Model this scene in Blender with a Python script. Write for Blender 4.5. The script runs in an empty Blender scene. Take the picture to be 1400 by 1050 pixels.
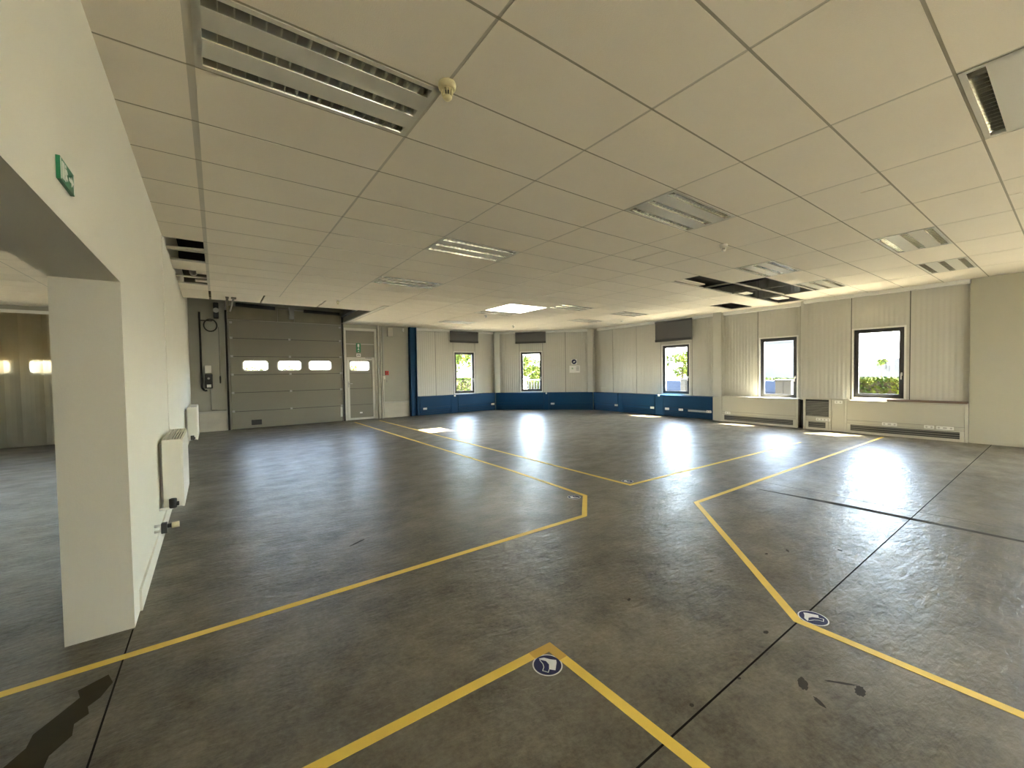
import bpy, bmesh, math, random
from mathutils import Vector, Matrix
random.seed(7)
PI = math.pi
C = bpy.context.scene.collection
R = math.radians

# ------------------------------------------------------------------ materials
def nodes(name):
    m = bpy.data.materials.new(name); m.use_nodes = True
    nt = m.node_tree; b = nt.nodes['Principled BSDF']
    return m, nt, b
def N(nt, t, **kw):
    n = nt.nodes.new(t)
    for k, v in kw.items():
        if k.startswith('i_'):
            n.inputs[k[2:].replace('_', ' ')].default_value = v
        else: setattr(n, k, v)
    return n
def L(nt, a, b): nt.links.new(a, b)
def c4(c): return (c[0], c[1], c[2], 1)
def mat(name, col, rough=.5, metal=0, var=.06, scale=6, bump=0, bscale=80, spec=.5):
    """plain surface with a little colour mottling and optional fine bump"""
    m, nt, b = nodes(name)
    tc = N(nt, 'ShaderNodeTexCoord')
    nz = N(nt, 'ShaderNodeTexNoise'); nz.inputs['Scale'].default_value = scale; nz.inputs['Detail'].default_value = 5
    L(nt, tc.outputs['Object'], nz.inputs['Vector'])
    mx = N(nt, 'ShaderNodeMix', data_type='RGBA')
    mx.inputs['A'].default_value = c4([x*(1-var) for x in col]); mx.inputs['B'].default_value = c4([min(1, x*(1+var)) for x in col])
    L(nt, nz.outputs['Fac'], mx.inputs['Factor']); L(nt, mx.outputs['Result'], b.inputs['Base Color'])
    b.inputs['Roughness'].default_value = rough; b.inputs['Metallic'].default_value = metal
    b.inputs['Specular IOR Level'].default_value = spec
    if bump:
        n2 = N(nt, 'ShaderNodeTexNoise'); n2.inputs['Scale'].default_value = bscale; n2.inputs['Detail'].default_value = 3
        L(nt, tc.outputs['Object'], n2.inputs['Vector'])
        bp = N(nt, 'ShaderNodeBump'); bp.inputs['Strength'].default_value = bump; bp.inputs['Distance'].default_value = .004
        L(nt, n2.outputs['Fac'], bp.inputs['Height']); L(nt, bp.outputs['Normal'], b.inputs['Normal'])
    return m

def floor_mat():
    m, nt, b = nodes('polished_concrete')
    tc = N(nt, 'ShaderNodeTexCoord')
    def noise(scale, detail, rough=.55, dist=0, stretch=None):
        n = N(nt, 'ShaderNodeTexNoise'); n.inputs['Scale'].default_value = scale; n.inputs['Detail'].default_value = detail
        n.inputs['Roughness'].default_value = rough; n.inputs['Distortion'].default_value = dist
        if stretch:
            mp = N(nt, 'ShaderNodeMapping'); mp.inputs['Scale'].default_value = stretch; mp.inputs['Rotation'].default_value = (0, 0, R(-36))
            L(nt, tc.outputs['Object'], mp.inputs['Vector']); L(nt, mp.outputs['Vector'], n.inputs['Vector'])
        else: L(nt, tc.outputs['Object'], n.inputs['Vector'])
        return n
    n1 = noise(.55, 6, .6); n2 = noise(3.2, 8, .7); n3 = noise(38, 4, .7)
    r1 = N(nt, 'ShaderNodeValToRGB')
    r1.color_ramp.elements[0].position = .40; r1.color_ramp.elements[0].color = c4(FLOOR_DARK)
    r1.color_ramp.elements[1].position = .62; r1.color_ramp.elements[1].color = c4(FLOOR_LIGHT)
    ma = N(nt, 'ShaderNodeMix', data_type='FLOAT'); ma.inputs['Factor'].default_value = .5
    L(nt, n1.outputs['Fac'], ma.inputs['A']); L(nt, n2.outputs['Fac'], ma.inputs['B'])
    mb = N(nt, 'ShaderNodeMix', data_type='FLOAT'); mb.inputs['Factor'].default_value = .22
    L(nt, ma.outputs['Result'], mb.inputs['A']); L(nt, n3.outputs['Fac'], mb.inputs['B'])
    L(nt, mb.outputs['Result'], r1.inputs['Fac'])
    # a few dark specks
    vo = N(nt, 'ShaderNodeTexVoronoi'); vo.inputs['Scale'].default_value = 1.7; L(nt, tc.outputs['Object'], vo.inputs['Vector'])
    sp = N(nt, 'ShaderNodeValToRGB')
    for e_, p_, v_ in zip(sp.color_ramp.elements, (.012, .02), (.4, 1)): e_.position = p_; e_.color = (v_, v_, v_, 1)
    L(nt, vo.outputs['Distance'], sp.inputs['Fac'])
    mul = N(nt, 'ShaderNodeMix', data_type='RGBA', blend_type='MULTIPLY'); mul.inputs['Factor'].default_value = 1
    L(nt, r1.outputs['Color'], mul.inputs['A']); L(nt, sp.outputs['Color'], mul.inputs['B'])
    L(nt, mul.outputs['Result'], b.inputs['Base Color'])
    # gloss: sealed, worn in patches
    n4 = noise(2.4, 4, .6, 0, (1, 2.2, 1))
    rr = N(nt, 'ShaderNodeValToRGB')
    for e_, p_, v_ in zip(rr.color_ramp.elements, (.3, .7), FLOOR_ROUGH): e_.position = p_; e_.color = (v_, v_, v_, 1)
    L(nt, n4.outputs['Fac'], rr.inputs['Fac']); L(nt, rr.outputs['Color'], b.inputs['Roughness'])
    n5 = noise(9, 5, .6, .3, (1, 2.4, 1))
    bp = N(nt, 'ShaderNodeBump'); bp.inputs['Strength'].default_value = .8; bp.inputs['Distance'].default_value = .008
    L(nt, n5.outputs['Fac'], bp.inputs['Height']); L(nt, bp.outputs['Normal'], b.inputs['Normal'])
    b.inputs['Specular IOR Level'].default_value = FLOOR_SPEC; b.inputs['IOR'].default_value = 1.33
    return m
def rib_mat(name, col, pitch=.085, depth=.006, rough=.45):
    """painted sandwich panel with fine vertical micro-ribs"""
    m = mat(name, col, rough, 0, .05, 1.2)
    nt = m.node_tree; b = nt.nodes['Principled BSDF']
    tc = N(nt, 'ShaderNodeTexCoord'); w = N(nt, 'ShaderNodeTexWave', wave_type='BANDS', bands_direction='X', wave_profile='SIN')
    w.inputs['Scale'].default_value = 2*PI/(20*pitch)
    L(nt, tc.outputs['Object'], w.inputs['Vector'])
    bp = N(nt, 'ShaderNodeBump'); bp.inputs['Strength'].default_value = .9; bp.inputs['Distance'].default_value = depth
    L(nt, w.outputs['Fac'], bp.inputs['Height']); L(nt, bp.outputs['Normal'], b.inputs['Normal'])
    return m
def glass_mat(name, tint, gloss=.08):
    m = bpy.data.materials.new(name); m.use_nodes = True; nt = m.node_tree
    for n in list(nt.nodes): nt.nodes.remove(n)
    o = N(nt, 'ShaderNodeOutputMaterial'); t = N(nt, 'ShaderNodeBsdfTransparent'); g = N(nt, 'ShaderNodeBsdfGlossy')
    t.inputs['Color'].default_value = c4(tint); g.inputs['Roughness'].default_value = .02
    lw = N(nt, 'ShaderNodeLayerWeight'); lw.inputs['Blend'].default_value = .5
    pw = N(nt, 'ShaderNodeMath', operation='POWER'); pw.inputs[1].default_value = 5; L(nt, lw.outputs['Facing'], pw.inputs[0])
    f = N(nt, 'ShaderNodeMath', operation='MULTIPLY_ADD'); f.inputs[1].default_value = .9; f.inputs[2].default_value = .03; L(nt, pw.outputs[0], f.inputs[0])
    mx = N(nt, 'ShaderNodeMixShader'); L(nt, f.outputs[0], mx.inputs['Fac']); L(nt, t.outputs['BSDF'], mx.inputs[1]); L(nt, g.outputs['BSDF'], mx.inputs[2])
    L(nt, mx.outputs['Shader'], o.inputs['Surface'])
    return m
def curtain_mat():
    """yellowed, hazy PVC strip"""
    m, nt, b = nodes('yellowed_pvc')
    tc = N(nt, 'ShaderNodeTexCoord'); nz = N(nt, 'ShaderNodeTexNoise'); nz.inputs['Scale'].default_value = 2
    L(nt, tc.outputs['Object'], nz.inputs['Vector'])
    cr = N(nt, 'ShaderNodeMix', data_type='RGBA'); cr.inputs['A'].default_value = (.42, .35, .21, 1); cr.inputs['B'].default_value = (.56, .50, .36, 1)
    L(nt, nz.outputs['Fac'], cr.inputs['Factor']); L(nt, cr.outputs['Result'], b.inputs['Base Color'])
    b.inputs['Roughness'].default_value = .32; b.inputs['Transmission Weight'].default_value = .72; b.inputs['IOR'].default_value = 1.12
    return m
def leaf_mat(name, c1, c2):
    m, nt, b = nodes(name)
    tc = N(nt, 'ShaderNodeTexCoord'); nz = N(nt, 'ShaderNodeTexNoise'); nz.inputs['Scale'].default_value = 3; nz.inputs['Detail'].default_value = 6
    L(nt, tc.outputs['Object'], nz.inputs['Vector'])
    cr = N(nt, 'ShaderNodeValToRGB'); cr.color_ramp.elements[0].position = .35; cr.color_ramp.elements[1].position = .65
    cr.color_ramp.elements[0].color = c4(c1); cr.color_ramp.elements[1].color = c4(c2)
    L(nt, nz.outputs['Fac'], cr.inputs['Fac']); L(nt, cr.outputs['Color'], b.inputs['Base Color'])
    b.inputs['Roughness'].default_value = .7; b.inputs['Specular IOR Level'].default_value = .05
    return m

FLOOR_DARK = (.060, .051, .033); FLOOR_LIGHT = (.225, .20, .145); FLOOR_ROUGH = (.30, .44); FLOOR_SPEC = .5
M = {}
M['floor'] = floor_mat()
M['joint'] = mat('joint_filler', (.012, .010, .008), .9, spec=.05)
M['stain'] = mat('dark_spill', (.040, .030, .010), .6, var=.3, scale=9, spec=.1)
M['scuff'] = mat('dark_scuff', (.055, .050, .040), .8, var=.3, scale=9, spec=.08)
M['tile'] = mat('mineral_tile', (.80, .745, .64), .9, var=.03, scale=3, bump=.35, bscale=160, spec=.2)
M['tee'] = mat('tee_bar', (.52, .49, .41), .5, var=.04)
M['crosstee'] = mat('cross_joint_shadow', (.33, .305, .235), .9)  # tee strips coloured dark so the joints read as recessed shadow
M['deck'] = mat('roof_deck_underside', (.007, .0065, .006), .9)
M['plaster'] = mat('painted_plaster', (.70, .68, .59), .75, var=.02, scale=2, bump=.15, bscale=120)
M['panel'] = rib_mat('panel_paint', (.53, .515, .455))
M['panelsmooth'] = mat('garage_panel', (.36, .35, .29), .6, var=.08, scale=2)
M['seam'] = mat('seam_backing', (.05, .048, .04), .8)  # dark wall core showing through the panel gaps
M['plinth'] = mat('concrete_plinth', (.52, .49, .41), .8, var=.15, scale=5, bump=.2)
M['ledge'] = mat('plinth_ledge', (.48, .46, .41), .6)
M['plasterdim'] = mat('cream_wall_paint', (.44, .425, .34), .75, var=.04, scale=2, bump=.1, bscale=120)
M['column'] = mat('column_paint', (.54, .53, .47), .5)
M['blindfabric'] = mat('blind_mesh', (.105, .105, .105), .8, var=.1, scale=30)
M['trim'] = mat('white_trim', (.78, .77, .72), .5)
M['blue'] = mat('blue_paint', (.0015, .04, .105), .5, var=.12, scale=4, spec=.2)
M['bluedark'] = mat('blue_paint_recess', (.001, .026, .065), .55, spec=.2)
M['beige'] = mat('beige_steel', (.47, .45, .37), .45, var=.03)
M['beigeframe'] = mat('beige_frame', (.52, .50, .42), .45)
M['slot'] = mat('grille_slot', (.035, .034, .03), .6)
M['slat'] = mat('grille_slat', (.20, .195, .17), .5)
M['frame'] = mat('dark_aluminium', (.04, .041, .045), .4)
M['glass'] = glass_mat('tinted_glass', (.78, .80, .79))
M['clear'] = glass_mat('clear_glass', (.93, .95, .95))
M['blind'] = mat('grey_blind', (.085, .085, .088), .8, var=.1, scale=30)
M['black'] = mat('black_plastic', (.015, .015, .016), .45)
M['white'] = mat('white_plastic', (.76, .75, .70), .4)
M['cream'] = mat('cream_plastic', (.62, .55, .33), .5)
M['radiator'] = mat('radiator_enamel', (.76, .74, .66), .4)
M['doorpanel'] = mat('door_section', (.235, .222, .175), .5, var=.05, scale=1.5)
M['doordark'] = mat('rubber_seal', (.02, .02, .02), .7)
M['steel'] = mat('galvanised_steel', (.42, .41, .39), .35, .8, var=.15, scale=12)
M['aluframe'] = mat('light_door_frame', (.60, .58, .52), .4)
M['greysteel'] = mat('grey_steelwork', (.33, .325, .30), .5, var=.1)
M['brownsteel'] = mat('grimy_fascia', (.17, .155, .12), .6, var=.3, scale=4)
M['header'] = mat('grimy_header', (.22, .20, .14), .7, var=.3, scale=2.5)
M['green'] = mat('sign_green', (.012, .18, .075), .4)
M['red'] = mat('alarm_red', (.42, .02, .015), .4)
M['signblue'] = mat('sign_navy', (.006, .008, .062), .45, var=.05, spec=.2)
M['signblack'] = mat('sign_black', (.008, .009, .02), .35, var=.05)
M['signwhite'] = mat('sign_white', (.75, .75, .72), .4)
M['paper'] = mat('paper_sheet', (.80, .79, .76), .8)
M['ink'] = mat('ink_grey', (.30, .30, .29), .8)
M['inkgreen'] = mat('ink_green', (.35, .50, .35), .8)
M['tape'] = mat('yellow_tape', (.80, .56, .075), .5, var=.07, scale=10)
M['tapedark'] = mat('yellow_tape_patch', (.55, .33, .035), .5, var=.07, scale=10)
M['chrome'] = mat('louvre_aluminium', (.62, .61, .56), .13, 1, var=.02)
M['lampwhite'] = mat('lamp_pan', (.57, .555, .49), .45, var=.02)
M['wood'] = mat('brown_board', (.17, .115, .085), .5, var=.15, scale=8)
M['curtain'] = curtain_mat()
M['asphalt'] = mat('pale_paving', (.32, .28, .20), .9, var=.1)
M['hedge'] = leaf_mat('hedge_leaf', (.012, .024, .003), (.050, .060, .008))
M['tree'] = leaf_mat('tree_leaf', (.018, .034, .005), (.065, .075, .012))
M['bark'] = mat('bark', (.03, .022, .015), .9, bump=.5, bscale=20)
M['render'] = mat('pale_render', (.032, .032, .033), .8, var=.03)
M['rline'] = mat('grey_capping', (.007, .007, .007), .6)
M['car'] = mat('car_paint', (.012, .017, .030), .5, spec=.2)
M['carglass'] = mat('car_glass', (.008, .012, .022), .3, spec=.2)
M['tyre'] = mat('tyre', (.01, .01, .01), .8)
M['cabinet'] = mat('grey_cabinet', (.014, .0145, .0145), .5)
M['fence'] = mat('white_rail', (.035, .035, .035), .5)
M['fencedark'] = mat('rail_bars', (.008, .009, .008), .5)
M['pvc'] = mat('dark_cable', (.02, .02, .018), .5)
M['conduit'] = mat('grey_conduit', (.30, .29, .25), .5)

# ------------------------------------------------------------------ mesh builder
class MB:
    def __init__(s): s.v = []; s.f = []; s.sm = []
    def face(s, pts, smooth=False):
        i = len(s.v); s.v += [tuple(p) for p in pts]; s.f.append(tuple(range(i, i+len(pts)))); s.sm.append(smooth); return s
    def box(s, x0, x1, y0, y1, z0, z1):
        i = len(s.v)
        s.v += [(x, y, z) for z in (z0, z1) for y in (y0, y1) for x in (x0, x1)]
        for q in ((0, 2, 3, 1), (4, 5, 7, 6), (0, 1, 5, 4), (2, 6, 7, 3), (0, 4, 6, 2), (1, 3, 7, 5)):
            s.f.append(tuple(i+k for k in q)); s.sm.append(False)
        return s
    def hexa(s, b, t):
        """prism between two rings of equal length (bottom CCW from above, top)"""
        i = len(s.v); n = len(b); s.v += [tuple(p) for p in b] + [tuple(p) for p in t]
        s.f.append(tuple(i+k for k in reversed(range(n)))); s.sm.append(False)
        s.f.append(tuple(i+n+k for k in range(n))); s.sm.append(False)
        for k in range(n):
            a = (k+1) % n; s.f.append((i+k, i+a, i+n+a, i+n+k)); s.sm.append(False)
        return s
    def prism(s, poly, z0, z1): return s.hexa([(x, y, z0) for x, y in poly], [(x, y, z1) for x, y in poly])
    def cyl(s, p0, p1, r0, r1=None, n=12, caps=True):
        r1 = r0 if r1 is None else r1
        p0 = Vector(p0); p1 = Vector(p1); d = (p1-p0).normalized()
        a = d.orthogonal().normalized(); b = d.cross(a)
        i = len(s.v)
        for p, r in ((p0, r0), (p1, r1)):
            for k in range(n):
                t = 2*PI*k/n; s.v.append(tuple(p + a*math.cos(t)*r + b*math.sin(t)*r))
        for k in range(n):
            q = (k+1) % n; s.f.append((i+k, i+q, i+n+q, i+n+k)); s.sm.append(True)
        if caps:
            s.f.append(tuple(i+k for k in reversed(range(n)))); s.sm.append(False)
            s.f.append(tuple(i+n+k for k in range(n))); s.sm.append(False)
        return s
    def tube(s, pts, r, n=8):
        for a, b in zip(pts, pts[1:]):
            s.cyl(a, b, r, n=n)
        return s
    def lathe(s, prof, c=(0, 0, 0), n=24):
        i = len(s.v); m = len(prof)
        for r, z in prof:
            for k in range(n):
                t = 2*PI*k/n; s.v.append((c[0]+r*math.cos(t), c[1]+r*math.sin(t), c[2]+z))
        for j in range(m-1):
            for k in range(n):
                q = (k+1) % n
                s.f.append((i+j*n+k, i+j*n+q, i+(j+1)*n+q, i+(j+1)*n+k)); s.sm.append(True)
        s.f.append(tuple(i+k for k in reversed(range(n)))); s.sm.append(False)
        s.f.append(tuple(i+(m-1)*n+k for k in range(n))); s.sm.append(False)
        return s
    def build(s, name, m, parent=None, bevel=0, world=False, subd=0):
        me = bpy.data.meshes.new(name)
        off = Vector((0, 0, 0))
        if world and parent: off = parent.location
        me.from_pydata([(x-off.x, y-off.y, z-off.z) for x, y, z in s.v], [], s.f)
        me.polygons.foreach_set('use_smooth', s.sm)
        me.materials.append(m); me.update()
        bm = bmesh.new(); bm.from_mesh(me); bmesh.ops.recalc_face_normals(bm, faces=bm.faces); bm.to_mesh(me); bm.free()
        o = bpy.data.objects.new(name, me); C.objects.link(o)
        if parent: o.parent = parent
        if bevel:
            b = o.modifiers.new('bevel', 'BEVEL'); b.width = bevel; b.segments = 2; b.limit_method = 'ANGLE'; b.angle_limit = R(40)
        if subd:
            b = o.modifiers.new('sub', 'SUBSURF'); b.levels = subd; b.render_levels = subd
        return o
def tag(o, label, cat, group=None, kind=None):
    o['label'] = label; o['category'] = cat
    if group: o['group'] = group
    if kind: o['kind'] = kind
    return o
def thing(name, label, cat, loc=(0, 0, 0), rz=0, group=None):
    o = bpy.data.objects.new(name, None); C.objects.link(o); o.empty_display_size = .1
    o.location = loc; o.rotation_euler = (0, 0, rz)
    return tag(o, label, cat, group)
def struct(o): o['kind'] = 'structure'; return o
def copy_tree(o, parent=None):
    c = o.copy(); C.objects.link(c)
    if parent: c.parent = parent
    for ch in list(o.children): copy_tree(ch, c)
    return c
def lab(o, t): o['label'] = t; return o

# ------------------------------------------------------------------ layout constants (metres)
CEIL = 3.23; DECK = 4.0
def GX(i): return -.056 + 1.2*i            # ceiling grid
def GY(j): return 1.653 + .6*j
def XL(y): return -.42 - .0095*y           # face of the slightly skewed left wall
BACK = 14.4; RIGHT = 12.4; REAR = -7.0; CH = 23.85; LEFTFAR = -8.0
# sun
SUN = Vector((-.467, .364, -1)).normalized()

# ------------------------------------------------------------------ floor
fl = MB(); fl.box(LEFTFAR-.3, RIGHT+.25, REAR-.3, BACK+.25, -.3, 0)
floor = struct(fl.build('floor', M['floor']))
def on_floor(name, m, pts, z, w=None):
    return
j = MB(); j.box(.2, 12.0, .9755, .9845, -.002, .0006); j.build('expansion_joint', M['joint'], floor)
j = MB(); j.box(-.464, -.456, -3, 3.37, -.002, .0006); j.build('expansion_joint', M['joint'], floor)
j = MB(); j.box(5.95, 5.955, .4, 2.45, -.002, .0005); j.build('expansion_joint', M['scuff'], floor)
j = MB(); j.face([(5.60, .25, .0006), (5.66, .25, .0006), (5.67, 1.5, .0006), (5.56, 2.4, .0006), (5.54, 2.4, .0006)]); j.build('scuff_mark', M['scuff'], floor)
def blob(cx, cy, rx, ry, rot, seed, n=28, jag=.35):
    rnd = random.Random(seed); pts = []
    for k in range(n):
        t = 2*PI*k/n; f = 1+jag*(rnd.random()-.5)
        x = rx*math.cos(t)*f; y = ry*math.sin(t)*f
        pts.append((cx+x*math.cos(rot)-y*math.sin(rot), cy+x*math.sin(rot)+y*math.cos(rot), .0006))
    return pts
s = MB(); s.face([(x, y, .0006) for x, y in [(-.50,2.93),(-.47,2.84),(-.50,2.74),(-.535,2.70),(-.52,2.64),(-.56,2.60),(-.55,2.52),(-.60,2.44),(-.60,2.34),(-.66,2.2),(-.76,2.3),(-.745,2.45),(-.69,2.55),(-.69,2.63),(-.63,2.72),(-.58,2.80),(-.60,2.87),(-.55,2.90)]][::-1])
s.build('spill_stain', M['stain'], floor)
for k, (cx, cy, rx, ry, ro) in enumerate([(2.27, .77, .045, .02, .4), (2.42, .66, .07, .008, -.9), (2.20, .68, .03, .012, 1), (2.43, .59, .04, .02, .2), (3.85, 1.42, .03, .01, .6), (3.65,1.5,.018,.01,0), (4.2, 1.16, .02, .012, 1.1), (1.72, 1.02, .012, .01, 0), (2.55, 1.05, .02, .012, 0), (2.06, .97, .01, .008, 0), (1.0, 3.85, .09, .012, .5), (2.2, 1.75, .02, .01, .3)]):
    s = MB(); s.face(blob(cx, cy, rx, ry, ro, k)); s.build('scuff_mark', M['scuff'], floor)

# yellow floor tapes --------------------------------------------------------
def strip(pts, w, z=.0015):
    mb = MB(); n = len(pts); P = [Vector(p) for p in pts]; lft = []; rgt = []
    for k in range(n):
        d0 = (P[k]-P[k-1]).normalized() if k else (P[1]-P[0]).normalized()
        d1 = (P[k+1]-P[k]).normalized() if k < n-1 else d0
        nn = Vector((-d0.y-d1.y, d0.x+d1.x)).normalized(); c = max(.3, nn.dot(Vector((-d0.y, d0.x))))
        lft.append(P[k]+nn*(w/2/c)); rgt.append(P[k]-nn*(w/2/c))
    for k in range(n-1):
        q = [rgt[k], rgt[k+1], lft[k+1], lft[k]]
        mb.prism([(p.x, p.y) for p in q], 0, z)
    return mb
TW = .055
def tape(label, pts):
    o = strip(pts, TW).build('floor_tape', M['tape']); tag(o, label, 'floor tape', 'yellow walkway tapes'); return o
tape('yellow floor line from the left opening, bending back to the grey side door', [(-.95, 3.065), (3.13, 3.065), (3.65, 3.56), (3.70, 5.2), (3.60, 13.75)])
tape('farthest yellow floor line, from near the blue post and turning right to the beige convectors', [(4.38, 13.7), (4.46, 3.52), (9.75, 3.36)])
tape('yellow floor line at right, starting at the longest beige convector and bending twice', [(11.75, 2.50), (4.45, 2.575), (2.82, .985), (2.82, -2.5)])
t4 = tape('nearest yellow floor line, its corner just in front of the round shoe sticker', [(-.3, 1.742), (1.462, 1.712), (1.492, -1.0)])
strip([(1.34, 1.7141), (1.462, 1.712), (1.4632, 1.60)], TW+.002, .0022).build('corner_patch', M['tapedark'], t4)['label'] = 'darker yellow corner piece'

# round blue shoe stickers -----------------------------------------------------
def sticker(x, y, rot, label):
    t = thing('floor_sticker', label, 'floor sticker', (x, y, 0), rot, 'round blue safety shoe floor stickers')
    r = .079
    def disc(rad, z0, z1): return MB().prism([(rad*math.cos(2*PI*k/40), rad*math.sin(2*PI*k/40)) for k in range(40)], z0, z1)
    disc(r, 0, .001).build('rim', M['signwhite'], t)
    disc(r*.915, .001, .0015).build('face', M['signblue'], t)
    boot = [(-.585,.55),(-.24,.66),(.2,.52),(.585,.48),(.61,.24),(.51,-.48),(.1,-.41),(.1,.03),(-.1,.34),(-.49,.46)]
    MB().prism([(a*r, b*r) for a, b in boot][::-1], .0015, .002).build('shoe', M['signwhite'], t)
    line = [(-.53,.45),(-.29,.03),(-.24,-.24),(-.32,-.56),(.05,-.69),(.1,-.43)]
    strip([(a*r, b*r) for a, b in line], .004, .0005)
    o = strip([(a*r, b*r) for a, b in line], .0035, .002).build('shoe_outline', M['signwhite'], t)
    return t
up = math.atan2(1.61, 1.36) - PI/2
sticker(1.362, 1.612, up, 'round blue shoe sticker at the nearest yellow corner, front centre')
sticker(2.925, .938, up + R(75), 'round blue shoe sticker lying over the dark floor joint at right')
sticker(3.50, 3.60, up + R(200), 'round blue shoe sticker beside the clipped yellow corner left of the aisle')
sticker(4.585, 3.66, up + R(160), 'round blue shoe sticker tucked in the farthest yellow corner')

# ------------------------------------------------------------------ ceiling
def clip(poly, a, b, c):          # keep a*x+b*y<=c
    out = []
    for k in range(len(poly)):
        p, q = poly[k], poly[(k+1) % len(poly)]
        dp = a*p[0]+b*p[1]-c; dq = a*q[0]+b*q[1]-c
        if dp <= 0: out.append(p)
        if dp*dq < 0:
            t = dp/(dp-dq); out.append((p[0]+t*(q[0]-p[0]), p[1]+t*(q[1]-p[1])))
    return out
def area(p): return abs(sum(p[k][0]*p[(k+1) % len(p)][1]-p[(k+1) % len(p)][0]*p[k][1] for k in range(len(p))))/2
LIGHTS = {(0,1):0,(2,5):0,(2,9):0,(5,17):0,(3,1):0,(3,-3):0,(6,2):0,(6,-1):0,(8,-1):0,(8,2):0,(6,10):0,(8,10):0,(8,13):0,(5,13):0}
HOLES = {(6,4),(7,4),(7,3),(8,3),(8,4),(9,4),(9,6),(-1,8),(-1,9),(-1,11),(-1,12)}
SKY = {(5,11),(5,12)}
def in_void(x, y): return x < 3.5 and y > 11.1
tiles = MB(); tees = MB(); ctees = MB()
def room_clip(p, main=True):
    if main:
        p = clip(p, -1, -.0095, .42); p = clip(p, 1, 0, RIGHT); p = clip(p, 0, 1, BACK) if p else p; p = clip(p, 1, 1, CH) if p else p
    else:
        p = clip(p, 1, .0095, -.72)
        p = clip(p, -1, 0, -LEFTFAR) if p else p; p = clip(p, 0, 1, BACK-.2) if p else p
    return p
ADDED_SKYLIGHTS = {(i, j) for i in (2, 4, 6, 8) for j in range(-14, -10)}  # skylights added out of view behind the viewer to brighten the hall
def tile_poly(p):
    if len(p) >= 3 and area(p) > .004:
        tiles.prism(p if sum((p[k][0]*p[(k+1)%len(p)][1]-p[(k+1)%len(p)][0]*p[k][1]) for k in range(len(p)))>0 else p[::-1], CEIL+.001, CEIL+.022)
g = .010
for i in range(-8, 11):
    for jj in range(-15, 22):
        x0, x1, y0, y1 = GX(i)+g, GX(i+1)-g, GY(jj)+.008, GY(jj+1)-.008
        if i == -1: x1 -= .018
        for main in (True, False):
            if (main and i < -1) or (not main and i > -1): continue
            if main and ((i, jj) in LIGHTS or (i, jj) in HOLES or (i, jj) in SKY or (i, jj) in ADDED_SKYLIGHTS): continue
            yy1 = y1
            if main and x0 < 3.4 and y0 > 10.0: continue      # last rows before the door are laid separately
            rects = [(x0, x1, y0, yy1)]
            if main and (i, jj) == (4, 3): rects = [(x0, 5.225, y0, y1), (5.245, x1, y0, y1)]
            if main and (i, jj) == (4, -1): rects = [(x0, 5.14, y0, 1.285), (5.158, x1, y0, 1.285), (x0, x1, 1.285, y1)]
            if main and (i, jj) == (5, -3): rects = [(x0, 6.485, y0, y1), (6.5, x1, y0, y1)]
            for (a, b, c, d) in rects:
                tile_poly(room_clip([(a, c), (b, c), (b, d), (a, d)], main))
# shorter, shifted panels of the last row in front of the roller door
xs = [-.54, .87, 2.07, 3.27]
for a, b in ((-.535, -.075), (-.05, .86), (.88, 2.06), (2.08, 3.40)):
    tile_poly(room_clip([(a+.008, GY(14)+.012), (b-.008, GY(14)+.012), (b-.008, 11.08), (a+.008, 11.08)]))
ceiling = struct(tiles.build('ceiling', M['tile']))
# tee grid
def seg_clip_y(x, y0, y1): return y0, min(y1, CH-x)
for i in range(-7, 12):
    x = GX(i); w = .034 if i == 0 else .011
    y1 = min(BACK, CH-x) if x > 0 else BACK-.2
    if i in (0, 1, 2): y1 = GY(14)
    if x > RIGHT: continue
    tees.box(x-w if i != 0 else x-.030, x+w if i != 0 else x+.022, REAR, y1, CEIL+.003, CEIL+.03)
for jj in range(-14, 22):
    y = GY(jj)
    x1 = min(RIGHT, CH-y); x0 = XL(y)
    if y > 11.0: x0 = 3.5
    spans = [(x0, x1)]
    if jj == 12: spans = [(x0, GX(5)), (GX(6), x1)]            # not across the skylight
    if -14 < jj < -10: spans = [(x0, GX(2)), (GX(3), GX(4)), (GX(5), GX(6)), (GX(7), GX(8)), (GX(9), x1)]
    for xa, xb in spans: ctees.box(xa, xb, y-.0078, y+.0078, CEIL+.0025, CEIL+.03)
    if y < BACK-.2: ctees.box(LEFTFAR, -.76, y-.0078, y+.0078, CEIL+.0025, CEIL+.03)
for jj, xa, xb in ((4, 7.14, 11.94), (5, 7.14, 11.94), (3, 8.34, 10.74), (6, 10.74, 11.94), (7, 10.74, 11.94)):
    tees.box(xa, xb, GY(jj)-.012, GY(jj)+.012, CEIL+.002, CEIL+.0224)
for jj in (8, 9, 10, 11, 12, 13):
    tees.box(XL(GY(jj)), -.086, GY(jj)-.012, GY(jj)+.012, CEIL+.002, CEIL+.0224)
tees.box(-.53, 3.5, 11.08, 11.105, CEIL, CEIL+.05)
tees.build('tee_grid', M['tee'], ceiling); ctees.build('cross_joint', M['crosstee'], ceiling)
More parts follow.
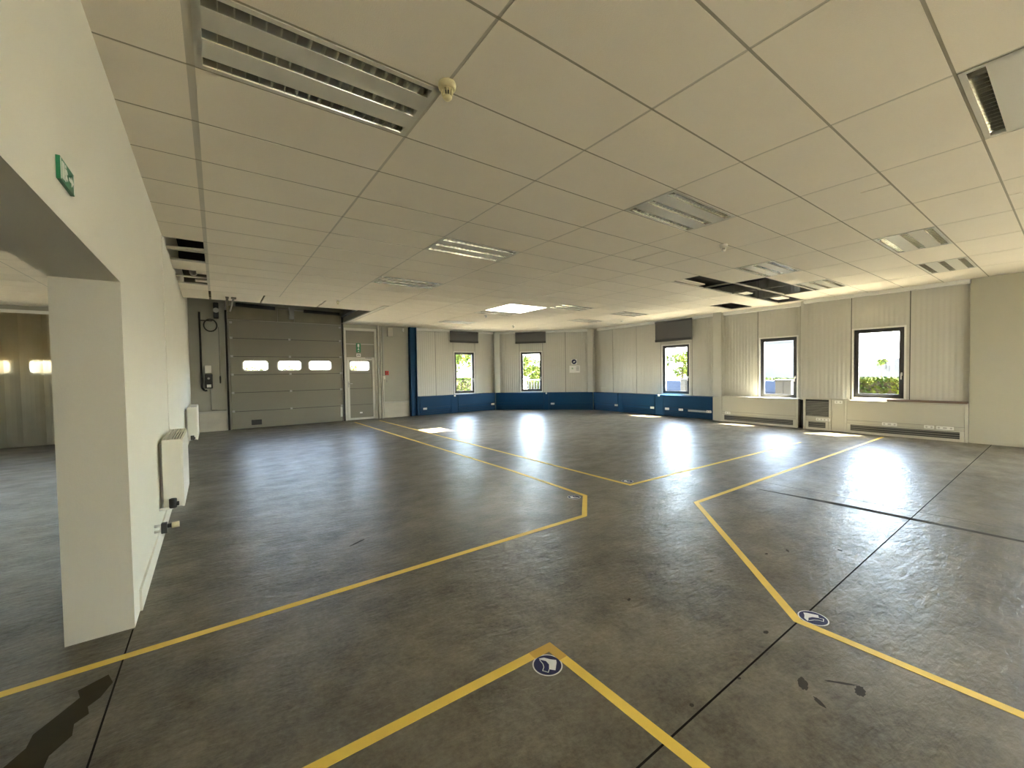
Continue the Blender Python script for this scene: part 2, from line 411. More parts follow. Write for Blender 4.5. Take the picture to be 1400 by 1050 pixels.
# white loose tiles lying in the plenum above the open cells
def loose(x0, x1, y0, y1, z, tilt, label):
    o = MB().box(-(x1-x0)/2, (x1-x0)/2, -(y1-y0)/2, (y1-y0)/2, 0, .018).build('ceiling_tile', M['tile'])
    o.location = ((x0+x1)/2, (y0+y1)/2, z); o.rotation_euler = tilt
    tag(o, label, 'ceiling tile', 'loose ceiling tiles'); return o
loose(7.2, 8.15, 4.5, 4.64, CEIL+.035, (0, 0, .02), 'loose white tile offcut in the leftmost open ceiling cell of the black group')
loose(9.6, 10.1, 4.45, 4.62, CEIL+.035, (0, 0, 0), 'loose white tile offcut in the open ceiling cell above the column at right')
loose(11.1, 11.6, 4.25, 4.5, CEIL+.035, (0, 0, .03), 'loose white tile offcut in the open ceiling cell nearest the right wall')
loose(-.22, -.08, GY(11)+.1, GY(12)-.2, CEIL+.035, (0, 0, 0), 'small white tile offcut in the open ceiling strip over the left wall')
loose(-.26, -.08, GY(12)+.36, GY(13)-.06, CEIL+.035, (0, 0, 0), 'white tile offcut at the far end of the open ceiling strip by the left wall')
# slipped bar hanging across the open strip
o = MB().box(-.21, .21, -.03, .03, 0, .03).build('ceiling_batten', M['tee']); o.location = (-.28, 6.93, CEIL-.012); o.rotation_euler = (0, 0, R(-12))
tag(o, 'slipped pale batten lying askew across the open ceiling strip by the left wall', 'batten')
o = MB().lathe([(.035, 0), (.055, .03), (.06, .08), (.03, .10)], n=16).build('spotlight', M['steel']); o.location = (-.27, GY(12)+.05, CEIL+.05)
tag(o, 'small silvery lamp hanging inside the open ceiling strip at the left wall', 'lamp')

# roof deck with holes for the skylight and the added unseen ones ------------------------------------------
def shaft_rect(i, j0, j1): return GX(i)+.02, GX(i+1)-.02, GY(j0)+.02, GY(j1)-.02
shafts = [(6, shaft_rect(5, 11, 13))] + [(20+k, shaft_rect(i, j, j+4)) for k, (i, j) in enumerate([(i, j) for i in (2, 4, 6, 8) for j in (-14,)])]
dk = MB()
xs_ = sorted({LEFTFAR-.3, RIGHT+.25} | {v for _, s4 in shafts for v in s4[:2]})
ys_ = sorted({REAR-.3, BACK+.25} | {v for _, s4 in shafts for v in s4[2:]})
for a, b in zip(xs_, xs_[1:]):
    for c, d in zip(ys_, ys_[1:]):
        if any(q[0] <= a+1e-6 and b <= q[1]+1e-6 and q[2] <= c+1e-6 and d <= q[3]+1e-6 for _, q in shafts): continue
        pp = clip([(a, c), (b, c), (b, d), (a, d)], 1, 1, CH+.4)
        if len(pp) >= 3: dk.prism(pp, DECK, DECK+.12)
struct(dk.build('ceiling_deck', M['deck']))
for n_, (sx0, sx1, sy0, sy1) in shafts:
    sk = MB(); t = .02
    sk.box(sx0-t, sx0, sy0-t, sy1+t, CEIL, DECK+.2); sk.box(sx1, sx1+t, sy0-t, sy1+t, CEIL, DECK+.2)
    sk.box(sx0, sx1, sy0-t, sy0, CEIL, DECK+.2); sk.box(sx0, sx1, sy1, sy1+t, CEIL, DECK+.2)
    win_sky = struct(sk.build(f'window_{n_}', M['trim']))  # the first is the visible skylight, the rest are added for light
    fr = MB(); fr.box(sx0-.05, sx1+.05, sy0-.05, sy0+.03, DECK+.2, DECK+.25); fr.box(sx0-.05, sx1+.05, sy1-.03, sy1+.05, DECK+.2, DECK+.25)
    fr.box(sx0-.05, sx0+.03, sy0+.03, sy1-.03, DECK+.2, DECK+.25); fr.box(sx1-.03, sx1+.05, sy0+.03, sy1-.03, DECK+.2, DECK+.25)
    fr.build('window_frame', M['trim'], win_sky)
    MB().box(sx0+.03, sx1-.03, sy0+.03, sy1-.03, DECK+.22, DECK+.228).build('pane', M['clear'], win_sky)

# ------------------------------------------------------------------ recessed ceiling lights (off)
def make_light():
    t = thing('ceiling_light', '', 'ceiling light')
    W, D = 1.18, .58
    pan = MB(); zs = [0, .115, .23, .35, .465, .58]
    st = [(.045, .125), (.2275, .3525), (.455, .535)]
    st = [(.03, .105), (.2525, .3275), (.475, .55)]
    # pan: solid white strips between three troughs, plus end plates
    ys = [0, .03, .105, .2525, .3275, .475, .55, .58]
    for k in (0, 2, 4, 6): pan.box(0, W, ys[k], ys[k+1], 0, .012)
    pan.box(0, .035, 0, D, 0, .012); pan.box(W-.035, W, 0, D, 0, .012)
    pan.box(0, W, 0, D, .085, .095); pan.box(0, .01, 0, D, .012, .085); pan.box(W-.01, W, 0, D, .012, .085)
    pan.build('housing', M['lampwhite'], t)
    for (a, b) in st:
        lv = MB()
        # curved side reflectors
        for s0, s1 in ((a, 1), (b, -1)):
            pr = [(s0+s1*f*.026, z) for f, z in ((0, 0), (.25, .02), (.6, .045), (1, .07))]
            for p, q in zip(pr, pr[1:]):
                lv.face([(.035, p[0], p[1]), (W-.035, p[0], p[1]), (W-.035, q[0], q[1]), (.035, q[0], q[1])], True)
        n = 17
        for k in range(1, n):
            x = .035 + (W-.07)*k/n
            for (u0, u1) in ((-.006, 0), (0, .006)):
                pass
            lv.hexa([(x-.0012, a, .002), (x+.0012, a, .002), (x+.0012, b, .002), (x-.0012, b, .002)],
                    [(x-.005, a+.012, .034), (x+.005, a+.012, .034), (x+.005, b-.012, .034), (x-.005, b-.012, .034)])
        o = lv.build('louvre', M['chrome'], t)
        MB().cyl((.05, (a+b)/2, .062), (W-.05, (a+b)/2, .062), .013, n=10).build('tube', M['white'], o)
    return t
LABELS = {
 (0,1): 'large three-strip louvred ceiling light at upper left, beside the cream detector',
 (2,5): 'three-strip ceiling light second in line towards the roller door, glinting louvres',
 (2,9): 'three-strip ceiling light in front of the roller door, full of bright glints',
 (5,17): 'farthest three-strip ceiling light, in front of the left back window',
 (3,1): 'three-strip ceiling light in the middle of the picture, grey louvres seen lengthwise',
 (3,-3): 'ceiling light cut by the upper right edge, one long grey strip showing',
 (6,2): 'three-strip ceiling light just in front of the black open ceiling cells',
 (6,-1): 'three-strip ceiling light at right with a white glare at its left end',
 (8,-1): 'three-strip ceiling light nearest the right wall, above the plain wall section',
 (8,2): 'three-strip ceiling light touching the right end of the black open cells',
 (6,10): 'three-strip ceiling light directly right of the bright skylight',
 (8,10): 'three-strip ceiling light right of the skylight, second one towards the right windows',
 (8,13): 'grey ceiling light farthest back on the right, in front of the chamfered corner',
 (5,13): 'three-strip ceiling light hugging the far edge of the skylight'}
proto = None
for (i, jj) in LIGHTS:
    o = proto = make_light() if proto is None else proto
    if o.get('used'): o = copy_tree(proto)
    o['label'] = LABELS[(i, jj)]; o['group'] = 'three-strip louvred ceiling lights'
    o.location = (GX(i)+.010, GY(jj)+.010, CEIL-.002); proto['used'] = 1
for o in bpy.data.objects:
    if 'used' in o: del o['used']

# smoke detectors ---------------------------------------------------------
def detector(x, y, label, m, s=1):
    t = thing('smoke_detector', label, 'smoke detector', (x, y, CEIL), 0, 'ceiling smoke detectors')
    MB().lathe([(.05*s, 0), (.052*s, -.012*s), (.05*s, -.03*s), (.038*s, -.034*s)]).build('base', m, t, )
    hd = MB(); hd.lathe([(.03*s, -.034*s), (.036*s, -.04*s), (.036*s, -.044*s), (.02*s, -.046*s)])
    for k in range(12):
        a = 2*PI*k/12; c, si = math.cos(a)*.033*s, math.sin(a)*.033*s
        hd.cyl((c, si, -.045*s), (c*.8, si*.8, -.075*s), .004*s, n=6)
    hd.lathe([(.026*s, -.075*s), (.028*s, -.08*s), (.02*s, -.092*s), (.006*s, -.094*s)])
    hd.build('sensor_head', m, t)
    MB().cyl((0, 0, -.046*s), (0, 0, -.076*s), .018*s, n=10).build('sensor_core', M['black'], t)
detector(1.144, 2.19, 'cream smoke detector at the corner of the large upper left light', M['cream'])
detector(5.66, 2.87, 'pale smoke detector hanging between the central light and the black open cells', M['white'])
detector(8.75, 12.0, 'small smoke detector on the far ceiling before the second back window', M['white'])
detector(6.45, 10.2, 'small smoke detector just behind the skylight and its light', M['white'], .9)
t = thing('sprinkler_head', 'small hook-like sprinkler hanging from the ceiling in front of the roller door', 'sprinkler', (2.27, 9.83, CEIL+.002))
MB().lathe([(.04, 0), (.035, -.012)]).build('rose', M['white'], t); 
MB().tube([(0, 0, -.01), (.02, 0, -.05), (0, 0, -.09)], .008).tube([(0, 0, -.01), (-.02, 0, -.05), (0, 0, -.09)], .008).lathe([(.025, -.09), (.03, -.096)]).build('deflector', M['cream'], t)
o = MB().lathe([(.05, 0), (.05, -.015), (.03, -.02)]).build('glint_disc', M['white']); o.location = (11.3, 9.2, CEIL)  # white disc in place of a glint on the ceiling
tag(o, 'tiny round white disc standing in for a glint on the ceiling near the third window', 'glint disc')

# ------------------------------------------------------------------ walls
# left wall: skewed, 0.3 thick, with the big opening
OP0, OP1, OPZ = .3, 3.385, 2.115
def lw_box(mb, y0, y1, z0, z1, proud=0, th=.3):
    a0, a1 = XL(y0)+proud, XL(y1)+proud
    mb.hexa([(a0, y0, z0), (a1, y1, z0), (a1-th-proud, y1, z0), (a0-th-proud, y0, z0)], [(a0, y0, z1), (a1, y1, z1), (a1-th-proud, y1, z1), (a0-th-proud, y0, z1)])
wl = MB()
lw_box(wl, REAR, OP0, 0, DECK); lw_box(wl, OP0, OP1, OPZ, DECK); lw_box(wl, OP1, 9.9, 0, DECK); lw_box(wl, 9.9, BACK-.05, 0, DECK, -.035)
wall_left = struct(wl.build('wall_left', M['plaster']))
p = MB(); lw_box(p, 6.35, 7.6, 0.0, CEIL, .006, .005); p.build('pilaster', M['plaster'], wall_left)
bb = MB(); lw_box(bb, OP1+.22, 9.85, 0, .14, .014, .004); struct(bb.build('baseboard_left', M['plaster'], bevel=.002))
# exit sign on the left wall
t = thing('exit_sign', 'small green exit sign with a running figure on the left wall above the opening', 'sign', (XL(2.22), 2.22, 2.29), PI/2+R(.5))
MB().box(-.092, .092, -.012, -.001, -.041, .041).build('plate', M['green'], t)
sg = MB()
sg.box(-.088, -.084, -.0135, -.012, -.037, .037); sg.box(.084, .088, -.0135, -.012, -.037, .037)
def flat(poly): sg.hexa([(x, -.0118, z) for x, z in poly], [(x, -.014, z) for x, z in poly])
flat([(-.07, -.03), (-.045, -.03), (-.045, .03), (-.07, .03)])
flat([(-.03, .022), (-.02, .022), (-.02, .032), (-.03, .032)])
flat([(-.035, -.005), (-.02, -.005), (-.015, .018), (-.03, .018)])
flat([(-.035, -.028), (-.029, -.03), (-.022, -.005), (-.03, -.005)])
flat([(-.024, -.005), (-.02, -.01), (-.005, -.02), (-.005, -.014), (-.018, 0)])
flat([(-.017, .012), (-.006, .004), (-.003, .008), (-.015, .018)])
flat([(.02, -.006), (.05, -.006), (.05, -.02), (.075, 0), (.05, .02), (.05, .006), (.02, .006)])
sg.build('pictogram', M['signwhite'], t)

# framed walls: a wall is an origin, an angle and a length; local x runs along it, local +y is outdoors
def wpt(w, u, v=0, z=0):
    c, s = math.cos(w['a']), math.sin(w['a']); return (w['o'][0]+c*u-s*v, w['o'][1]+s*u+c*v, z)
W_BACK = dict(o=(5.82, BACK), a=0, L=9.45-5.82)
W_CH = dict(o=(9.45, BACK), a=R(-45), L=(RIGHT-9.45)*math.sqrt(2))
W_R = dict(o=(RIGHT, BACK-(RIGHT-9.45)), a=R(-90), L=11.45-REAR)
def wall_mesh(w, name, m, u0, u1, holes, seams, z1=DECK, th=.10, gap=.016):
    us = sorted(set([u0, u1]+[h[0] for h in holes]+[h[1] for h in holes]+[s for s in seams if u0 < s < u1]))
    zs = sorted(set([0, z1]+[h[2] for h in holes]+[h[3] for h in holes]))
    mb = MB(); bk = MB()
    for a, b in zip(us, us[1:]):
        for c, d in zip(zs, zs[1:]):
            if any(h[0] <= a and b <= h[1] and h[2] <= c and d <= h[3] for h in holes): continue
            aa = a+gap/2 if a in seams else a; bb_ = b-gap/2 if b in seams else b
            mb.box(aa, bb_, 0, .012, c, d); bk.box(a, b, .012, th, c, d)
    o = struct(mb.build(name, m)); o.location = (w['o'][0], w['o'][1], 0); o.rotation_euler = (0, 0, w['a'])
    bk.build('wall_core', M['seam'], o)
    return o
def mould(w, u, z=0):
    return wpt(w, u, 0, z)
# window builder -------------------------------------------------------------
def window(w, n, u0, u1, z0, z1, handle='R', glass='glass', fw=.082):
    T = .035
    loc = wpt(w, (u0+u1)/2, 0, z0); h = z1-z0; hw = (u1-u0)/2
    fr = MB()
    def ring(mb, hw, z0_, z1_, wd, y0, y1):
        mb.box(-hw, hw, y0, y1, z0_, z0_+wd); mb.box(-hw, hw, y0, y1, z1_-wd, z1_)
        mb.box(-hw, -hw+wd, y0, y1, z0_+wd, z1_-wd); mb.box(hw-wd, hw, y0, y1, z0_+wd, z1_-wd)
    ring(fr, hw, 0, h, fw, .035, .095)
    o = struct(fr.build(f'window_{n}', M['frame'], bevel=.004)); o.location = loc; o.rotation_euler = (0, 0, w['a'])
    sa = MB(); ring(sa, hw-.02, .02, h-.02, fw-.015, .022, .036); sa.build('sash', M['frame'], o, bevel=.003)
    MB().box(-hw+fw, hw-fw, .058, .064, fw, h-fw).build('pane', M[glass], o)
    tr = MB(); ring(tr, hw+T, -T, h+T, T, -.012, .03)
    for a, b, c, d in ((-hw-.002, hw+.002, -.004, 0), (-hw-.002, hw+.002, h, h+.004)): tr.box(a, b, .0, .10, c, d)
    tr.box(-hw-.004, -hw, 0, .10, 0, h); tr.box(hw, hw+.004, 0, .10, 0, h)
    tr.build('reveal_trim', M['trim'], o)
    s = 1 if handle == 'R' else -1
    hd = MB(); hx = s*(hw-fw/2)
    hd.box(hx-.014, hx+.014, .006, .024, h*.32, h*.32+.07); hd.box(hx-.009, hx+.009, -.03, .006, h*.32+.025, h*.32+.045); hd.box(hx-.010, hx+.010, -.042, -.028, h*.32-.085, h*.32+.048)
    hd.build('handle', M['white'], o, bevel=.003)
    return o
ZW0, ZW1 = .745, 2.36
def uR(y): return 11.45-y
wins_r = [(uR(8.37), uR(7.40)), (uR(5.26), uR(4.37))]
o = wall_mesh(W_BACK, 'wall_back', M['panel'], 0, W_BACK['L'], [(7.60-5.82, 8.49-5.82, ZW0, ZW1)], [.98, 7.55-5.82, 8.54-5.82])
o = wall_mesh(W_CH, 'wall_corner', M['panel'], 0, W_CH['L'], [(1.145, 2.01, ZW0, ZW1)], [1.09, 2.06, 2.98])
o = wall_mesh(W_R, 'wall_right', M['panel'], 0, uR(4.2), [(a, b, ZW0, ZW1) for a, b in wins_r], [uR(10.54), uR(9.45), uR(8.44), uR(7.30), uR(5.33), uR(4.30)])
W_R2 = dict(o=(12.16, 11.45), a=R(-90), L=0)
W_R3 = dict(o=(12.06, 11.45), a=R(-90), L=0)
o = wall_mesh(W_R2, 'wall_right', M['panel'], uR(4.2), uR(1.28), [(uR(3.12), uR(2.25), .83, 2.395)], [uR(3.17), uR(2.16)])
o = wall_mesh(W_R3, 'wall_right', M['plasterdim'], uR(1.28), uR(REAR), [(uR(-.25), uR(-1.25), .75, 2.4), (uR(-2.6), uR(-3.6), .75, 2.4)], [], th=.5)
window(W_BACK, 1, 7.60-5.82, 8.49-5.82, ZW0, ZW1)
window(W_CH, 2, 1.145, 2.01, ZW0, ZW1)
window(W_R, 3, *wins_r[0], ZW0, ZW1)
window(W_R, 4, *wins_r[1], ZW0, ZW1)
window(W_R2, 5, uR(3.12), uR(2.25), .83, 2.395)
window(W_R3, 7, uR(-.25), uR(-1.25), .75, 2.4)
window(W_R3, 8, uR(-2.6), uR(-3.6), .75, 2.4)  # unseen window added to bring more daylight into the hall
# rear wall behind the viewer with wide windows
W_REAR = dict(o=(RIGHT, REAR), a=R(180), L=0)
rh = []
wall_mesh(W_REAR, 'wall_rear', M['plaster'], -.3, 12.9, rh, [])
for k, h_ in enumerate(rh): window(W_REAR, 9+k, *h_, glass='clear')
# left room shell
W_LL = dict(o=(LEFTFAR, REAR), a=R(90), L=0)
lh = [(15.5, 17.0, .9, 2.2)]  # unseen window added to light the left room
wall_mesh(W_LL, 'wall_left_room', M['plaster'], 0, BACK-REAR, lh, [])
for k, h_ in enumerate(lh): window(W_LL, 12+k, *h_, glass='clear')
wall_mesh(dict(o=(-.4, REAR), a=R(180)), 'wall_left_room_rear', M['plaster'], 0, 7.6, [], [])

# steel columns in the window wall
def column(x, y, rz, label, m=None, w=.11, d=.16, zb=.70):
    t = thing('steel_column', label, 'column', (x, y, zb), rz, 'steel columns along the window walls')
    z0 = .001
    MB().box(-w, w, -d, -d+.014, z0, CEIL+.3-zb).build('flange', m or M['column'], t)
    MB().box(-.008, .008, -d+.014, -.014, z0, CEIL+.3-zb).build('web', m or M['column'], t)
    MB().box(-w, w, -.014, 0, z0, CEIL+.3-zb).build('flange', m or M['column'], t)
column(9.52, BACK-.10, R(-22.5), 'pale steel column in the corner between the two back windows', d=.2)
column(RIGHT-.10, 11.52, R(-67.5), 'pale steel column at the right end of the chamfered corner wall', d=.2)
column(RIGHT-.001, 6.38, R(-90), 'pale steel column between the third and fourth windows', d=.2, w=.13)
column(RIGHT-.001, 4.19, R(-90), 'grey steel column right of the fourth window, above the dark gap', M['panelsmooth'], d=.10, w=.085, zb=.72)

# white cove boxes under the ceiling
cv = MB(); cv.box(.14, 3.55, -.13, -.001, 3.135, CEIL-.002); o = struct(cv.build('trim_1', M['trim'], bevel=.006)); o.location = wpt(W_BACK, 0); 
cv = MB(); cv.box(.22, 3.90, -.13, -.001, 3.135, CEIL-.002); o = struct(cv.build('trim_2', M['trim'], bevel=.006)); o.location = wpt(W_CH, 0); o.rotation_euler = (0, 0, W_CH['a'])
cv = MB(); cv.box(.22, uR(6.54), -.13, -.001, 3.135, CEIL-.002); o = struct(cv.build('trim_3', M['trim'], bevel=.006)); o.location = wpt(W_R, 0); o.rotation_euler = (0, 0, W_R['a'])
cv = MB(); cv.box(uR(6.24), uR(4.22), -.13, -.001, 3.135, CEIL-.002); o = struct(cv.build('trim_4', M['trim'], bevel=.006)); o.location = wpt(W_R, 0); o.rotation_euler = (0, 0, W_R['a'])
cv = MB(); cv.box(uR(4.1), uR(1.29), -.13, -.001, 3.155, CEIL-.002); o = struct(cv.build('trim_5', M['trim'], bevel=.006)); o.location = wpt(W_R2, 0); o.rotation_euler = (0, 0, W_R['a'])
cv = MB(); cv.box(uR(1.26), uR(-2), -.010, 0, 0, .07); o = struct(cv.build('baseboard_right', M['plasterdim'])); o.location = wpt(W_R3, 0); o.rotation_euler = (0, 0, W_R['a'])

# roller blinds
def blind(w, u0, u1, z0, label, z1=3.15, off=.135):
    t = thing('roller_blind', label, 'roller blind', wpt(w, (u0+u1)/2, 0, z0), w['a'], 'half raised grey roller blinds')
    hw = (u1-u0)/2
    MB().box(-hw, hw, -off-.004, -off, .03, z1-z0).build('fabric', M['blindfabric'], t)
    MB().box(-hw-.005, hw+.005, -off-.02, -off+.016, -.04, .045).build('bottom_bar', M['black'], t, bevel=.008)
    MB().cyl((-hw, -off+.0, z1-z0), (hw, -off+.0, z1-z0), .03).build('roller', M['blind'], t)
blind(W_BACK, 7.36-5.82, 8.62-5.82, 2.775, 'short grey roller blind with black bar over the left back window')
blind(W_CH, .95, 2.20, 2.755, 'short grey roller blind with black bar over the window in the chamfered corner')
blind(W_R, uR(8.56), uR(7.22), 2.53, 'longer dark grey roller blind above the third window')

# ------------------------------------------------------------------ convector cabinets along the windows
def socket(parent, x, y, z, wd=.075, name='power_socket'):
    p = MB(); p.box(x-wd, x+wd, y-.012, y, z-.035, z+.035); o = p.build(name, M['white'], parent, bevel=.004)
    for k in ((-wd/2, wd/2) if wd > .05 else (0,)):
        MB().cyl((x+k, y-.0135, z), (x+k, y-.011, z), .018, n=14).build('socket_face', M['ledge'], o)
def blue_unit(w, u0, u1, label, socks=(), thermo=None, open_low=False, depth=.25, pipe=False):
    t = thing('pipe_casing' if pipe else 'convector_cabinet', label, 'pipe casing' if pipe else 'convector cabinet', wpt(w, u0), w['a'], 'blue casings below the windows')
    Lh = u1-u0; D = -depth; H = .70
    if pipe:
        MB().box(0, Lh, D+.012, -.001, 0, H-.012).build('body', M['blue'], t, bevel=.003)
        MB().box(0, Lh, D, -.001, H-.012, H).build('top_plate', M['blue'], t)
    else:
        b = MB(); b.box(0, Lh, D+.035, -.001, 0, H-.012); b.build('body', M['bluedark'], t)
        MB().box(0, Lh, D-.004, -.001, H-.012, H).build('top_plate', M['blue'], t)
        MB().box(.008, Lh-.008, D, D+.035, .30, H-.014).build('front_panel', M['blue'], t, bevel=.004)
        MB().box(.008, Lh-.008, D+.006, D+.035, .20, .29).build('cable_duct', M['blue'], t, bevel=.003)
        lo = MB(); lo.box(.008, .05, D+.010, D+.035, .02, .19); lo.box(Lh-.05, Lh-.008, D+.010, D+.035, .02, .19)
        for k in range(4): lo.box(.05, Lh-.05, D+.016, D+.035, .03+k*.042, .045+k*.042)
        lo.build('grille', M['blue'], t)
        if open_low:
            MB().box(Lh*.52, Lh-.06, D+.002, D+.006, .205, .265).build('bare_strip', M['steel'], t)['label'] = 'bare grey metal strip'
    for s_ in socks: socket(t, s_, D+(.006 if not pipe else .012), .245)
    if thermo is not None:
        MB().cyl((thermo, D-.03, H-.03), (thermo, D+.01, H-.03), .035, n=16).build('thermostat_knob', M['white'], t, bevel=.006)
bx = 5.82
blue_unit(W_BACK, 6.02-bx, 7.30-bx, 'blue convector cabinet right beside the tall blue post', (.2,))
blue_unit(W_BACK, 7.305-bx, 7.60-bx, 'narrow blue pipe casing below the left edge of the left back window', pipe=True, thermo=.15)
blue_unit(W_BACK, 7.605-bx, 9.335-bx, 'blue convector cabinet below the left back window, ending at the corner column', (1.6,))
blue_unit(W_CH, .11, 2.10, 'blue convector cabinet below the window in the chamfered corner', ())
blue_unit(W_CH, 2.105, 2.30, 'narrow blue pipe casing below the right edge of the chamfered corner window', pipe=True, thermo=.1)
blue_unit(W_CH, 2.305, 4.06, 'blue convector cabinet below the round notice on the chamfered corner', (.15,))
blue_unit(W_R, .11, uR(10.1), 'blue convector cabinet right of the chamfered corner, at the far end of the right wall', (1.15,))
blue_unit(W_R, uR(10.095), uR(9.905), 'narrow blue pipe casing between the cabinets left of the third window', pipe=True)
blue_unit(W_R, uR(9.9), uR(8.52), 'blue convector cabinet left of the third window with a socket at its right end', (1.28,))
blue_unit(W_R, uR(8.515), uR(8.2), 'narrow blue pipe casing under the left side of the third window', pipe=True, thermo=.16)
blue_unit(W_R, uR(8.195), uR(6.47), 'blue convector cabinet below the third window with a bare grey strip', (.15, .65, 1.58), open_low=True)

def beige_unit(w, u0, u1, label, depth, H=.745, socks=(), small=False, panel=False):
    t = thing('filler_panel' if panel else 'convector_cabinet', label, 'filler panel' if panel else 'convector cabinet', wpt(w, u0), w['a'], 'beige casings below the right windows')
    Lh = u1-u0; D = -depth
    if panel:
        MB().box(0, Lh, D+.01, -.001, 0, H-.01).build('body', M['beige'], t, bevel=.003)
        MB().box(0, Lh, D, -.001, H-.01, H).build('top_plate', M['beigeframe'], t)
        for s_ in socks: socket(t, s_, D+.01, H-.06)
        return t
    MB().box(.0, Lh, D+.03, -.001, .0, H-.014).build('body', M['slat'], t)
    MB().box(0, Lh, D-.003, -.001, H-.014, H).build('top_plate', M['beigeframe'], t)
    for e0 in (0, Lh-.045): MB().box(e0, e0+.045, D, D+.03, 0, H-.014).build('side_post', M['beigeframe'], t, bevel=.002)
    if small:
        g_ = MB()
        for k in range(9): g_.hexa([(.06, D+.004, .345+k*.041), (Lh-.05, D+.004, .345+k*.041), (Lh-.05, D+.022, .365+k*.041), (.06, D+.022, .365+k*.041)],
                                   [(.06, D+.004, .352+k*.041), (Lh-.05, D+.004, .352+k*.041), (Lh-.05, D+.022, .372+k*.041), (.06, D+.022, .372+k*.041)])
        g_.build('louvre_grille', M['slat'], t)
        MB().box(.055, Lh-.05, D+.0225, D+.0295, .335, H-.02).build('grille_backing', M['slot'], t)
    else:
        MB().box(.05, Lh-.05, D+.002, D+.03, .30, H-.018).build('front_panel', M['beige'], t, bevel=.003)
    MB().box(.05, Lh-.05, D+.006, D+.03, .225, .292 if not small else .33).build('cable_duct', M['beige'], t, bevel=.002)
    lf = MB(); lf.box(.05, Lh-.05, D+.004, D+.03, .0, .055); lf.box(.05, Lh-.05, D+.004, D+.03, .195, .218)
    lf.box(.05, .11, D+.004, D+.03, .055, .195); lf.box(Lh-.11, Lh-.05, D+.004, D+.03, .055, .195); lf.build('grille_frame', M['beigeframe'], t)
    MB().box(.11, Lh-.11, D+.022, D+.0295, .055, .195).build('grille_backing', M['slot'], t)
    sl = MB()
    for k in range(3): sl.box(.11, Lh-.11, D+.010, D+.02, .078+k*.045, .094+k*.045)
    sl.build('grille', M['slat'], t)
    for s_ in socks: socket(t, s_, D+.006, .262)
    return t
beige_unit(W_R, uR(6.465), uR(6.215), 'narrow beige panel between the blue cabinets and the long beige convector', .31, H=.70, panel=True)
beige_unit(W_R, uR(6.21), uR(4.215), 'long beige convector cabinet below the fourth window', .36, socks=(.22,))
o = MB().box(uR(4.205), uR(4.10), -.25, -.001, 0, .72).build('gap_filler', M['slot']); o.location = wpt(W_R, 0); o.rotation_euler = (0, 0, W_R['a'])  # solid dark block set into the gap between the convectors
tag(o, 'dark narrow block filling the gap between the two groups of beige convectors', 'recess')
beige_unit(W_R2, uR(4.09), uR(3.51), 'small beige convector with an open dark louvre, right of the dark gap', .15, socks=(.35, .49), small=True, H=.765)
beige_unit(W_R2, uR(3.505), uR(3.255), 'plain beige panel with a socket left of the longest beige convector', .15, panel=True, socks=(.14,), H=.765)
beige_unit(W_R2, uR(3.25), uR(1.285), 'longest beige convector cabinet, with the brown board lying on top', .15, socks=(.75, .85, 1.42, 1.60, 1.70), H=.765)
o = MB().box(uR(2.50), uR(1.30), -.145, -.012, .766, .81).build('wooden_board', M['wood'], bevel=.006); o.location = wpt(W_R2, 0); o.rotation_euler = (0, 0, W_R['a'])
tag(o, 'brown wooden board lying on the longest beige convector below the right window', 'board')

# notices on the chamfered wall
t = thing('round_notice', 'round dark blue safety notice on the chamfered wall', 'sign', wpt(W_CH, 3.33, 0, 1.93), W_CH['a'])
def vdisc(r, y0, y1, cx=0, cz=0, n=28): return MB().cyl((cx, y0, cz), (cx, y1, cz), r, n=n)
MB().box(-.11, .11, -.004, -.001, -.11, .11).build('backing', M['paper'], t)
vdisc(.095, -.007, -.004).build('face', M['signblue'], t)
MB().box(-.05, .03, -.009, -.007, -.03, .0).box(-.02, .05, -.009, -.007, .0, .03).build('pictogram', M['signwhite'], t)
t = thing('paper_notice', 'white paper notice pinned beneath the round blue one', 'notice', wpt(W_CH, 3.35, 0, 1.63), W_CH['a'])
MB().box(-.21, .21, -.004, -.001, -.145, .145).build('sheet', M['paper'], t)
ik = MB()
for k in range(4): ik.box(.06, .18, -.0055, -.004, .08-k*.045, .10-k*.045)
ik.build('printed_lines', M['ink'], t)
MB().box(-.12, -.06, -.0055, -.004, .0, .06).build('printed_square', M['inkgreen'], t)

# ------------------------------------------------------------------ garage end wall
GY_ = 14.35
DX0, DX1, DH = .33, 3.38, 3.18
gw = MB()
gw.box(-.62, DX0+.03, GY_, GY_+.25, 0, DECK); gw.box(DX0+.03, 4.54, GY_, GY_+.25, 3.10, DECK); gw.box(DX1-.03, 3.46, GY_, GY_+.25, 0, 3.10); gw.box(4.54, 5.83, GY_, GY_+.25, 0, DECK)
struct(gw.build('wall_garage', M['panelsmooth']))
# plinths
def plinth(x0, x1, n, z=.52):
    o = struct(MB().box(x0, x1, GY_-.045, GY_-.001, 0, z).build(f'trim_{n}', M['plinth'], bevel=.006))
    MB().box(x0, x1, GY_-.075, GY_-.001, z+.0, z+.045).build('ledge', M['ledge'], o, bevel=.006)
plinth(-.545, .22, 6); plinth(4.70, 5.66, 7)
